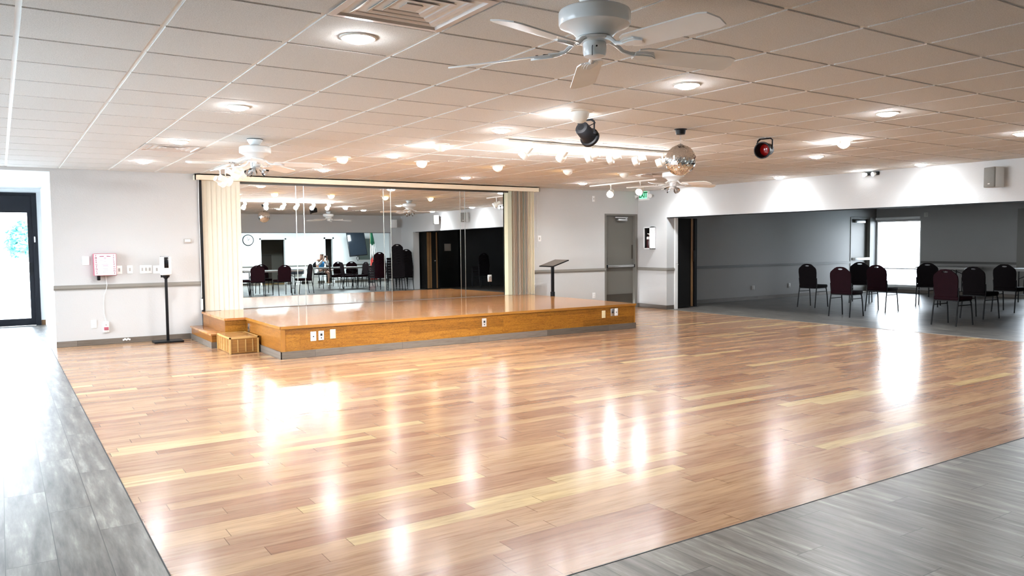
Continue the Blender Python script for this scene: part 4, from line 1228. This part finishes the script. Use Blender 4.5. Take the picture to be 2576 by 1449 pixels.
# ------------------------------------------------------------------ track lights
def track_head(parent_label, loc, aim, label, r=0.058, L=0.10, energy=None, drop=0.13, spill=0.0, mat=None):
    t = thing('track_light_head', label, 'track light', (loc[0], loc[1], CZ - 0.028), group=parent_label)
    d = Vector(aim).normalized()
    c = Vector((0, 0, -drop))
    obj('stem', B().cyl((0, 0, 0), c, 0.007, seg=8).cyl((0, 0, 0), (0, 0, -0.025), 0.018, seg=12), M_FIX, t)
    M = d.to_track_quat('Z', 'Y').to_matrix().to_4x4()
    M.translation = c
    obj('lamp_body', B().lathe([(r * 0.62, -L * 0.9), (r * 0.62, -L * 0.15), (r * 0.64, 0.0), (r, 0.012), (r * 1.02, L * 0.75), (r * 0.93, L * 0.75), (r * 0.9, L * 0.45)], 24, M, False)
        .lathe([(r * 0.5, -L * 0.7), (r * 0.1, -L * 0.7)], 24, M), M_FIX, t)
    obj('lens', B().lathe([(r * 0.92, L * 0.5), (r * 0.6, L * 0.56), (r * 0.05, L * 0.58)], 24, M), mat or M_LENSTRACK, t)
    lamp('track_lamp', 'SPOT', c + d * (L * 0.85), energy or P_TRACK, (0.90, 0.96, 1.0), t, aim=d, spot_size=R(85), spot_blend=0.7, shadow_soft_size=0.04)
    if spill:
        lamp('spill_lamp', 'POINT', c * 0.55 + Vector((0, 0.12, 0)), spill, (0.97, 0.98, 1.0), t, shadow_soft_size=0.03)


def track(label, x0, y0, x1, y1):
    t = thing('lighting_track', label, 'track', group='white lighting tracks')
    if abs(x1 - x0) > abs(y1 - y0):
        obj('rail', B().box(x0, y0 - 0.018, CZ - 0.028, x1, y0 + 0.018, CZ - 0.003), M_FIX, t, False)
        obj('dark_edge', B().box(x0, y0 - 0.020, CZ - 0.006, x1, y0 - 0.018, CZ - 0.003), M_BLACK, t, False)
    else:
        obj('rail', B().box(x0 - 0.018, y0, CZ - 0.028, x0 + 0.018, y1, CZ - 0.003), M_FIX, t, False)
        obj('end_cap', B().box(x0 - 0.022, y0 - 0.12, CZ - 0.032, x0 + 0.022, y0, CZ - 0.003), M_WHITEPL, t, False)


track('long white lighting track across the middle of the ceiling', 4.50, 6.90, 6.86, 6.90)
G = 'six white heads on the long track'
ords = ['first (leftmost)', 'second', 'third', 'fourth', 'fifth', 'sixth (rightmost)']
for k, (x, a) in enumerate(((4.73, (-0.45, 0.55, -0.75)), (5.22, (0.0, 0.7, -0.5)), (5.63, (-0.55, 0.75, -0.35)), (5.95, (-0.55, 0.75, -0.30)), (6.34, (-0.55, 0.75, -0.30)), (6.72, (-0.5, 0.75, -0.30)))):
    track_head(G, (x, 6.90), a, 'white cylindrical track head, %s on the long ceiling track' % ords[k], spill=P_HALO * 1.5, r=0.052, L=0.095, drop=0.10)
track('white lighting track running towards the exit corner', 9.46, 9.98, 9.46, 11.65)
G2 = 'heads on the track by the exit corner'
M_LENSB = pm('track_lens_lit_soft', (1, 1, 1), 0.5, emit=(0.98, 0.98, 0.95), estr=40.0)
track_head(G2, (9.46, 11.05), (-0.75, -0.55, -0.45), 'glowing track head high between valance end and exit door', r=0.065, drop=0.15, mat=M_LENSB, energy=9.0)
track_head(G2, (9.46, 10.26), (-0.78, -0.40, -0.5), 'glowing track head in front of the EXIT sign', r=0.065, drop=0.15, mat=M_LENSB, energy=9.0)
track('white lighting track above the left end of the blinds', 2.60, 9.95, 2.60, 11.55)
G3 = 'heads on the track by the left blinds'
track_head(G3, (2.60, 11.30), (0.86, 0.42, -0.45), 'lowest of the clustered white track heads at the left end of the valance', r=0.058, drop=0.17, energy=7.0, mat=M_LENSB)
track_head(G3, (2.60, 11.00), (0.92, 0.30, -0.35), 'foremost of the clustered white track heads at the left end of the valance', r=0.066, drop=0.17, energy=7.0, mat=M_LENSB)
track_head(G3, (2.60, 10.60), (0.90, 0.35, -0.40), 'white track head just under the left fan blade', r=0.055, drop=0.12, energy=7.0, mat=M_LENSB)
track_head(G3, (2.60, 10.25), (0.92, 0.28, -0.35), 'white track head beside the left fan light kit', r=0.060, drop=0.13, energy=7.0, mat=M_LENSB, spill=0.8)

# ------------------------------------------------------------------ par cans
def par_can(loc, aim, label, front_mat):
    t = thing('par_can_spotlight', label, 'spotlight', loc, group='black par can spotlights')
    d = Vector(aim).normalized()
    M = d.to_track_quat('Z', 'Y').to_matrix().to_4x4()
    c = Vector((0, 0, -0.125))
    M.translation = c
    cb_ = obj('can', B().lathe([(0.03, -0.105), (0.056, -0.10), (0.064, -0.09), (0.066, 0.0), (0.072, 0.05), (0.088, 0.055), (0.088, 0.085), (0.078, 0.085), (0.070, 0.055), (0.063, 0.045), (0.062, -0.03)], 28, M, False).lathe([(0.03, -0.105), (0.002, -0.105)], 28, M), M_BLACK, t)
    obj('gel', B().lathe([(0.062, -0.02), (0.045, -0.014), (0.004, -0.010)], 28, M), front_mat, cb_)
    side = d.cross(Vector((0, 0, 1))).normalized()
    obj('yoke', B().tube([c + side * 0.078, c + side * 0.080 + Vector((0, 0, 0.10)), side * 0.06 + Vector((0, 0, -0.008)), -side * 0.06 + Vector((0, 0, -0.008)), c - side * 0.080 + Vector((0, 0, 0.10)), c - side * 0.078], 0.008, 6), M_BLACK, t)
    obj('power_cable', B().tube([side * 0.05 + Vector((0, 0, -0.012)), side * 0.10 + Vector((0, 0, -0.05)) - d * 0.02, side * 0.07 + Vector((0, 0, -0.09)) - d * 0.06, c - d * 0.10], 0.0045, 6), M_BLACK, t)
    obj('clamp_knob', B().cyl(c + side * 0.078, c + side * 0.098, 0.012, seg=10), M_BLACKGL, t)


par_can((4.40, 5.47, CZ), (0.85, 0.35, -0.42), 'black par can spotlight aimed away, left of the mirror ball', M_BLACKGL)
par_can((6.84, 5.49, CZ), (-0.93, -0.30, -0.14), 'black par can spotlight with red gel, right of the mirror ball', M_RED)

# ------------------------------------------------------------------ mirror ball
mb = thing('mirror_ball', 'silver mirror ball hanging on a short chain from the ceiling', 'mirror ball', (5.578, 5.48, CZ))
obj('motor', B().lathe([(0.060, 0.0), (0.060, -0.006), (0.050, -0.010), (0.044, -0.050), (0.020, -0.054)], 24), M_BLACK, mb)
ch = B()
for k in range(6):
    z = -0.058 - k * 0.0165
    Mx = Matrix.Translation((0, 0, z - 0.008)) @ Matrix.Rotation(PI / 2 * (k % 2), 4, 'Z')
    pts = [Mx @ Vector((0.006 * math.cos(q), 0, 0.010 * math.sin(q))) for q in [2 * PI * i / 10 for i in range(11)]]
    ch.tube(pts, 0.0018, 5)
obj('chain', ch, M_STEEL, mb)
bb = B()
RB, NZ = 0.148, 26
for i in range(NZ):
    a0, a1 = -PI / 2 + PI * i / NZ + 0.006, -PI / 2 + PI * (i + 1) / NZ - 0.006
    am = (a0 + a1) / 2
    n = max(5, int(2 * PI * math.cos(am) / (PI / NZ)))
    for k in range(n):
        t0, t1 = 2 * PI * (k + 0.04) / n, 2 * PI * (k + 0.96) / n
        j1, j2 = random.uniform(-0.0016, 0.0016), random.uniform(-0.0016, 0.0016)
        p = [(a0, t0, j1), (a0, t1, -j1), (a1, t1, j2), (a1, t0, -j2)]
        bb.quad(*[Vector((math.cos(a) * math.cos(t) * (RB + j), math.cos(a) * math.sin(t) * (RB + j), math.sin(a) * (RB + j) - 0.300)) for a, t, j in p])
ball = obj('ball', B().sphere((0, 0, -0.300), RB - 0.003, 40, 24), M_GREYPL, mb)
obj('mirror_tiles', bb, M_FACET, ball, False)
obj('top_cap', B().lathe([(0.025, -0.150), (0.022, -0.146), (0.006, -0.143)], 16), M_STEEL, mb)

# ------------------------------------------------------------------ room behind: troffers
for k, (x, y) in enumerate(((5.8, -4.3), (8.6, -4.3), (11.6, -4.3))):
    t = thing('ceiling_troffer', ['fluorescent troffer on the left of the room behind', 'fluorescent troffer in the middle of the room behind', 'fluorescent troffer on the right of the room behind'][k], 'ceiling light', (x, y, CZ), group='fluorescent troffers in the room behind')
    obj('frame', B().box(-0.61, -0.31, -0.012, 0.61, -0.28, 0).box(-0.61, 0.28, -0.012, 0.61, 0.31, 0).box(-0.61, -0.28, -0.012, -0.58, 0.28, 0).box(0.58, -0.28, -0.012, 0.61, 0.28, 0), M_FIX, t, False)
    obj('lens', B().box(-0.58, -0.28, -0.008, 0.58, 0.28, -0.002), M_TROF, t, False)
    lamp('troffer_lamp', 'AREA', (0, 0, -0.02), P_TROFFER, (0.80, 0.95, 1.0), t, shape='RECTANGLE', size=1.1, size_y=0.5)

# ------------------------------------------------------------------ chairs
def chair_parts(t, fab):
    obj('seat', B().rbox(-0.205, -0.205, 0.415, 0.225, 0.205, 0.478, 0.022, 3), fab, t)
    half = [(0.0, 0.922), (0.06, 0.918), (0.105, 0.898), (0.15, 0.862), (0.185, 0.832), (0.200, 0.80), (0.205, 0.74), (0.196, 0.60), (0.188, 0.49), (0.17, 0.468)]
    contour = half + [(-x, z) for x, z in half[::-1] if x > 0]
    cz_ = 0.878

    def hit(a):
        dx, dz = math.cos(a), math.sin(a)
        best = None
        n = len(contour)
        for i in range(n):
            (x0, z0), (x1, z1) = contour[i], contour[(i + 1) % n]
            ex_, ez = x1 - x0, z1 - z0
            den = dx * ez - dz * ex_
            if abs(den) < 1e-9:
                continue
            s_ = ((x0) * ez - (z0 - cz_) * ex_) / den
            u = ((x0) * dz - (z0 - cz_) * dx) / den
            if s_ > 0 and -1e-6 <= u <= 1 + 1e-6 and (best is None or s_ < best):
                best = s_
        return best
    angs = sorted(set([math.atan2(z - cz_, x) for x, z in contour] + [2 * PI * i / 24 - PI for i in range(24)]))
    outer = [(hit(a) * math.cos(a), cz_ + hit(a) * math.sin(a)) for a in angs]
    inner = [(0.052 * math.cos(a), cz_ + 0.014 * math.sin(a)) for a in angs]

    def px(z, off):   # rake of the back
        return -0.185 - (z - 0.47) * 0.10 + off
    b = B()
    rows = []
    for pts, off in ((inner, -0.017), (outer, -0.010), (outer, 0.012), (inner, 0.018)):
        k = 0.985 if off in (-0.010, 0.012) else 1.0
        rows.append([b.bm.verts.new((px(z, off), x * (k if False else 1.0), z)) for x, z in pts])
    n = len(angs)
    for A, C in zip(rows, rows[1:] + rows[:1]):
        for i in range(n):
            j = (i + 1) % n
            b.bm.faces.new((A[i], A[j], C[j], C[i]))
    obj('backrest', b, fab, t, True, 50)
    for s_ in (-1, 1):
        obj('leg', B().tube([(-0.245, s_ * 0.205, 0.0), (-0.205, s_ * 0.20, 0.30), (-0.185, s_ * 0.198, 0.40), (-0.178, s_ * 0.200, 0.47), (-0.195, s_ * 0.203, 0.62)], 0.0115, 8), M_CHAIRLEG, t)
        obj('leg', B().tube([(0.235, s_ * 0.205, 0.0), (0.205, s_ * 0.20, 0.26), (0.180, s_ * 0.197, 0.38), (0.160, s_ * 0.193, 0.415)], 0.0115, 8), M_CHAIRLEG, t)
        obj('stretcher', B().cyl((-0.200, s_ * 0.200, 0.335), (0.192, s_ * 0.199, 0.335), 0.007, seg=8), M_CHAIRLEG, t)
    obj('seat_frame', B().box(-0.19, -0.200, 0.400, 0.20, -0.180, 0.416).box(-0.19, 0.180, 0.400, 0.20, 0.200, 0.416).box(-0.19, -0.18, 0.400, -0.17, 0.18, 0.416).box(0.18, -0.18, 0.400, 0.20, 0.18, 0.416), M_CHAIRLEG, t, False)


GS = 'banquet chairs in the side room'
ch_red = thing('banquet_chair', 'burgundy banquet chair, second from left in the side room, near the wood floor', 'chair', (13.10, 8.64, 0), R(4), GS)
chair_parts(ch_red, M_CHAIRFAB)
ch_shaded = thing('banquet_chair', 'shade-darkened banquet chair farthest left in the side room, by the back wall', 'chair', (14.43, 10.30, 0), R(3), GS)
chair_parts(ch_shaded, M_CHAIRSHADE)
dup(ch_shaded, (16.25, 10.36, 0), R(25), 'dark banquet chair in front of the side room exit door, behind another chair')
dup(ch_red, (14.55, 8.82, 0), R(2), 'burgundy-black banquet chair at the left edge of the bright window')
dup(ch_shaded, (16.42, 8.92, 0), R(22), 'dark banquet chair at the right edge of the bright window')
dup(ch_red, (13.08, 6.70, 0), R(-3), 'burgundy banquet chair nearest the camera right of the window glare')
dup(ch_shaded, (14.56, 6.98, 0), R(-5), 'dark banquet chair directly right of the nearest burgundy chair')
dup(ch_shaded, (16.30, 7.28, 0), R(0), 'dark banquet chair at the right edge of the photo')

# tables
def folding_table(label, loc, rz, L=1.83, W=0.76, group=None):
    t = thing('folding_table', label, 'table', loc, rz, group)
    obj('tabletop', B().rbox(-L / 2, -W / 2, 0.715, L / 2, W / 2, 0.745, 0.008), M_TABLE, t)
    obj('apron', B().box(-L / 2 + 0.05, -W / 2 + 0.05, 0.69, L / 2 - 0.05, W / 2 - 0.05, 0.715), M_GREYPL, t, False)
    for sx in (-1, 1):
        lb = B()
        x = sx * (L / 2 - 0.28)
        for sy in (-1, 1):
            lb.cyl((x, sy * (W / 2 - 0.13), 0), (x, sy * (W / 2 - 0.13), 0.69), 0.013, seg=8)
        lb.cyl((x, -W / 2 + 0.13, 0.16), (x, W / 2 - 0.13, 0.16), 0.009, seg=8)
        lb.cyl((x, 0, 0.16), (x - sx * 0.001, 0, 0.5), 0.009, seg=8)
        lb.cyl((x, -W / 2 + 0.13, 0.52), (x - sx * 0.28, 0, 0.69), 0.008, seg=8)
        lb.cyl((x, W / 2 - 0.13, 0.52), (x - sx * 0.28, 0, 0.69), 0.008, seg=8)
        obj('leg_frame', lb, M_CHAIRLEG, t)
    return t


GT = 'grey-topped folding tables'
ft = folding_table('folding table behind the chairs right of the side room window', (19.25, 9.98, 0), R(88), 1.22, 0.76, GT)
ft = folding_table('folding table at the right edge of the photo', (19.10, 7.60, 0), R(90), 1.83, 0.76, GT)
dup(ft, (7.05, 0.95, 0), R(4), 'folding table ringed by dark chairs at the left of the mirror reflection')
dup(ft, (5.45, 0.25, 0), R(0), 'folding table cut off by the closed blinds in the mirror reflection')
dup(ft, (10.15, -1.55, 0), R(2), 'white-looking folding table in front of the seated person')

GM = 'banquet chairs reflected in the mirrors'
for (x, y, a, lb) in ((6.00, 0.45, -90, 'dark banquet chair cut by the blind edge in the mirror'), (6.40, 1.66, -80, 'dark banquet chair turned partly away, left group in the mirror'),
                      (6.10, 1.05, 8, 'dark banquet chair seen edge-on at the table end in the mirror'), (6.98, 0.30, 90, 'dark banquet chair on the far side of the left mirrored table'),
                      (7.12, 1.74, -95, 'dark banquet chair with its back square to the mirror'), (7.95, 1.25, 178, 'dark banquet chair in profile at the right end of the left mirrored table'),
                      (9.88, -1.05, 15, 'dark banquet chair beside the seated person'), (10.15, -0.62, 4, 'dark banquet chair turned sideways in front of the right mirrored table'),
                      (10.62, -2.55, 88, 'dark banquet chair across the right mirrored table'), (10.62, -0.65, 172, 'dark banquet chair in profile in front of the right mirrored table'),
                      (11.00, -2.40, 110, 'small burgundy banquet chair under the hanging television'), (11.30, -1.50, 178, 'dark banquet chair at the right end of the right mirrored table')):
    dup(ch_red, (x, y, 0), R(a), lb, GM)
pch = dup(ch_shaded, (10.42, -4.15, 0), R(75), 'dark banquet chair the person in the blue vest sits on', GM)

nth = ['bottom', 'second', 'third', 'fourth', 'fifth', 'sixth', 'seventh', 'eighth']
for (x, y, a, n, where, g, src) in ((10.45, 1.25, -92, 5, 'the stack nearest the flag', 'chairs stacked nearest the flag', ch_red), (10.80, 1.95, -88, 8, 'the tallest stack by the soffit corner', 'chairs in the tallest stack', ch_shaded), (11.29, 1.55, -90, 6, 'the stack beside the partition', 'chairs stacked beside the folded partition', ch_shaded),
                                    (13.75, 2.4, -95, 4, 'the dim stack left of the papered door', 'dim chairs stacked near the papered door', ch_shaded), (15.6, 2.6, -90, 4, 'the dim stack right of the papered door', 'dim chairs stacked right of the papered door', ch_shaded), (16.5, 2.9, -90, 6, 'the tall dim stack rightmost in the mirror', 'dim chairs stacked at the far right of the mirror', ch_shaded)):
    for k in range(n):
        d = 0.016 * k
        c_ = dup(src, (x + math.cos(R(a)) * d, y + math.sin(R(a)) * d, 0.085 * k), R(a), 'stacked chair, %s from the floor in %s' % (nth[k], where), g)

# ------------------------------------------------------------------ things on the far wall behind
ck = thing('wall_clock', 'round white wall clock with black rim in the mirror', 'clock')
ck.matrix_world = on_south(8.22, FY, 1.80)
obj('rim', B().lathe([(0.215, 0.0), (0.22, 0.02), (0.215, 0.04), (0.195, 0.042), (0.192, 0.03)], 40, None, False), M_BLACK, ck)
fc = obj('face', B().lathe([(0.198, 0.02), (0.198, 0.03)], 40), M_CLOCKF, ck)
mk = B()
for k in range(12):
    mk.box(-0.006, 0.155, 0.030, 0.006, 0.178, 0.0315, Matrix.Rotation(-2 * PI * k / 12, 4, 'Z'))
obj('hour_marks', mk, M_GREYPL, fc, False)
obj('hand', B().box(-0.006, -0.02, 0.032, 0.006, 0.09, 0.034, Matrix.Rotation(R(50), 4, 'Z')), M_BLACK, ck, False)
obj('hand', B().box(-0.004, -0.02, 0.034, 0.004, 0.14, 0.036, Matrix.Rotation(R(-12), 4, 'Z')), M_BLACK, ck, False)
tag(obj('paper_sign', B().box(8.98, FY - 1.718, 1.02, 9.12, FY - 1.714, 1.15), M_PAPER, None, False), 'small white sign on the brown wainscot inside the far doorway', 'sign')

tv = thing('television', 'black television hanging tilted from the ceiling, seen in the mirror', 'television', (12.42, -5.35, 1.62), R(12))
Mt = Matrix.Rotation(R(14), 4, 'X') @ Matrix.Rotation(R(-5), 4, 'Y')
obj('cabinet', B().rbox(-0.37, -0.06, -0.52, 0.37, 0.02, 0.52, 0.01, 2, Mt), M_BLACK, tv)
obj('screen', B().box(-0.345, 0.021, -0.49, 0.345, 0.024, 0.495, Mt), M_SCREEN, tv, False)
obj('mount_pole', B().cyl((0, -0.12, 0.2), (0, -0.12, CZ - 1.62), 0.025).box(-0.08, -0.13, 0.0, 0.08, -0.05, 0.3), M_BLACK, tv)
obj('cable_loop', B().tube([(0.05, -0.06, -0.5), (0.10, -0.06, -0.62), (0.04, -0.06, -0.72), (-0.02, -0.06, -0.60), (0.04, -0.06, -0.52)], 0.012, 6), M_BLACK, tv)
nb = thing('notice_board', 'grey-green board on the far wall beside the flag', 'board')
nb.matrix_world = on_south(13.12, FY, 1.38)
obj('panel', B().box(-0.32, -0.44, 0, 0.30, 0.46, 0.02), M_BOARD, nb, False)
obj('frame', B().box(-0.34, -0.46, 0, -0.32, 0.48, 0.03).box(0.30, -0.46, 0, 0.32, 0.48, 0.03).box(-0.34, -0.48, 0, 0.32, -0.44, 0.03).box(-0.34, 0.46, 0, 0.32, 0.48, 0.03), M_TRIMWHITE, nb, False)
fg = thing('flag', 'green, white and red flag on a pole in the corner of the mirror', 'flag', (12.85, -4.95, 0))
obj('pole', B().cyl((0, 0, 0.03), (0, 0, 2.2), 0.012, seg=10), M_ACCWOOD, fg)
obj('base', B().lathe([(0.14, 0), (0.14, 0.02), (0.03, 0.05)], 24), M_BLACK, fg)
cloth = thing_cloth = None
for nm, mt_, za, zb in (('green_band', M_FLAGG, 1.55, 2.12), ('white_band', M_FLAGW, 0.95, 1.60), ('red_band', M_FLAGR, 0.12, 1.02)):
    b = B()
    n = 10
    rows = []
    for z, w in ((za, 0.30 if nm != 'green_band' else 0.20), ((za + zb) / 2, 0.26 if nm != 'green_band' else 0.15), (zb, 0.20 if nm != 'green_band' else 0.08)):
        rows.append([b.bm.verts.new((0.015 + w * k / n - 0.1 * w, 0.035 * math.sin(k * 1.9), z)) for k in range(n + 1)])
    for A, C in zip(rows, rows[1:]):
        for k in range(n):
            b.bm.faces.new((A[k], A[k + 1], C[k + 1], C[k]))
    o = obj(nm, b, mt_, fg)
    md = o.modifiers.new('thick', 'SOLIDIFY')
    md.thickness = 0.004

for (x, y, h, lb, m_, liner) in ((9.98, -5.75, 0.60, 'white waste bin with black liner right of the far doorway', M_TRIMWHITE, True), (10.62, -5.65, 0.62, 'grey waste bin heaped with white paper in the mirror', M_BIN, False)):
    t = thing('waste_bin', lb, 'bin', (x, y, 0), group='waste bins along the far wall')
    obj('bin', B().prism([(-0.17, -0.14), (0.17, -0.14), (0.17, 0.14), (-0.17, 0.14)], 0.01, None).lathe([(0.20, 0.0), (0.27, h - 0.06), (0.285, h - 0.06), (0.285, h)], 4, Matrix.Rotation(PI / 4, 4, 'Z')), m_, t, False)
    if liner:
        obj('liner', B().lathe([(0.29, h - 0.18), (0.30, h - 0.05), (0.27, h + 0.02), (0.20, h + 0.01), (0.1, h - 0.02)], 10, Matrix.Rotation(0.3, 4, 'Z')), M_BAG, t, False)
    else:
        pb2 = B()
        for k in range(7):
            pb2.sphere((random.uniform(-0.15, 0.15), random.uniform(-0.12, 0.12), h + 0.01), 0.06, 7, 5, 0.5)
        obj('paper_waste', pb2, M_PAPER, t, False)

# ------------------------------------------------------------------ seated person in the mirror
def skin_mesh(name, verts, edges, radii, mat, parent, sub=1, root=0):
    me = bpy.data.meshes.new(name)
    me.from_pydata(verts, edges, [])
    o = bpy.data.objects.new(name, me)
    col.objects.link(o)
    me.materials.append(mat)
    sk = o.modifiers.new('skin', 'SKIN')
    for i, r in enumerate(radii):
        rv = r if isinstance(r, tuple) else (r, r)
        me.skin_vertices[0].data[i].radius = rv
    me.skin_vertices[0].data[root].use_root = True
    sk.use_smooth_shade = True
    if sub:
        ss_ = o.modifiers.new('sub', 'SUBSURF')
        ss_.levels = sub
        ss_.render_levels = sub
    o.parent = parent
    return o


PERSON = (10.42, -4.15, 0)
pr_ = thing('person', 'seated person in blue vest, white cap and white shorts taking a photo', 'person', PERSON, R(75))
# local +x is the facing direction
V, E_, RA = [], [], []


def jn(p, r, par=None):
    V.append(p)
    RA.append(r)
    if par is not None:
        E_.append((par, len(V) - 1))
    return len(V) - 1


pel = jn((-0.06, 0, 0.55), (0.15, 0.12))
abd = jn((-0.05, 0, 0.68), (0.14, 0.11), pel)
chs = jn((0.0, 0, 0.86), (0.17, 0.12), abd)
nkb = jn((0.04, 0, 1.00), (0.065, 0.06), chs)
hd0 = jn((0.08, 0, 1.09), (0.07, 0.085), nkb)
hd1 = jn((0.09, 0, 1.19), (0.075, 0.09), hd0)
hd2 = jn((0.085, 0, 1.26), (0.05, 0.06), hd1)
hands = []
for s_ in (-1, 1):
    sh_ = jn((0.02, s_ * 0.17, 0.95), 0.06, chs)
    el = jn((0.18, s_ * 0.24, 0.78), 0.045, sh_)
    wr_ = jn((0.32, s_ * 0.07, 1.02), 0.03, el)
    pl = jn((0.335, s_ * 0.055, 1.08), (0.035, 0.018), wr_)
    for f in range(4):
        k1 = jn((0.35, s_ * (0.03 + 0.018 * f), 1.12 + 0.006 * (f % 2)), 0.009, pl)
        jn((0.355, s_ * (0.005 + 0.018 * f), 1.14), 0.008, k1)
    k1 = jn((0.325, s_ * 0.02, 1.09), 0.010, pl)
    jn((0.33, s_ * 0.0 + s_ * 0.004, 1.11), 0.008, k1)
# left leg planted, right leg crossed over it
hl = jn((-0.02, -0.09, 0.53), 0.09, pel)
kn = jn((0.38, -0.10, 0.50), 0.06, hl)
an = jn((0.40, -0.10, 0.10), 0.036, kn)
jn((0.42, -0.10, 0.045), 0.035, an)
hr = jn((-0.02, 0.09, 0.54), 0.09, pel)
kn2 = jn((0.36, 0.22, 0.62), 0.062, hr)
an2 = jn((0.42, -0.16, 0.60), 0.036, kn2)
jn((0.43, -0.22, 0.59), 0.034, an2)
skin_mesh('body', V, E_, RA, M_SKIN, pr_, 1, 0)
skin_mesh('vest', [(-0.055, 0, 0.60), (-0.045, 0, 0.72), (0.0, 0, 0.88), (0.015, 0, 0.97)], [(0, 1), (1, 2), (2, 3)], [(0.165, 0.135), (0.16, 0.135), (0.19, 0.14), (0.15, 0.10)], M_VEST, pr_, 1)
for s_ in (-1, 1):
    skin_mesh('sleeve', [(0.02, s_ * 0.16, 0.95), (0.10, s_ * 0.21, 0.86), (0.185, s_ * 0.242, 0.785), (0.30, s_ * 0.09, 0.99)], [(0, 1), (1, 2), (2, 3)], [0.07, 0.062, 0.055, 0.042], M_CLOTHG, pr_, 1)
skin_mesh('shorts', [(-0.06, 0, 0.56), (-0.01, -0.09, 0.53), (0.26, -0.10, 0.515), (-0.01, 0.09, 0.54), (0.25, 0.175, 0.60)], [(0, 1), (1, 2), (0, 3), (3, 4)], [(0.165, 0.13), 0.11, 0.095, 0.11, 0.095], M_CLOTHW, pr_, 1)
cp = obj('cap', B().lathe([(0.100, 1.205), (0.102, 1.23), (0.085, 1.275), (0.045, 1.298), (0.005, 1.303)], 20, Matrix.Translation((0.085, 0, 0))), M_CLOTHW, pr_)
obj('cap_visor', B().prism([(0.12, -0.07), (0.21, -0.055), (0.235, 0), (0.21, 0.055), (0.12, 0.07)], 0.008, Matrix.Translation((0.02, 0, 1.205))), M_CLOTHW, cp)
obj('eye', B().sphere((0.172, -0.03, 1.18), 0.010, 8, 6).sphere((0.172, 0.03, 1.18), 0.010, 8, 6), M_DARKHOLE, pr_)
obj('nose', B().sphere((0.185, 0, 1.155), 0.014, 8, 6, 1.4), M_SKIN, pr_)
obj('shoe', B().rbox(0.36, -0.145, 0.0, 0.58, -0.055, 0.075, 0.025, 3), M_CLOTHW, pr_)
obj('shoe', B().rbox(0.38, -0.33, 0.555, 0.47, -0.19, 0.63, 0.025, 3, Matrix.Identity(4)), M_CLOTHW, pr_)
ph_ = obj('mobile_phone', B().rbox(-0.004, -0.075, -0.038, 0.004, 0.075, 0.038, 0.003), M_BLACKGL)
ph_.matrix_world = Matrix.Translation(PERSON) @ Matrix.Rotation(R(75), 4, 'Z') @ Matrix.Translation((0.352, 0, 1.115))
tag(ph_, 'dark mobile phone held up by the person in the blue vest', 'phone')
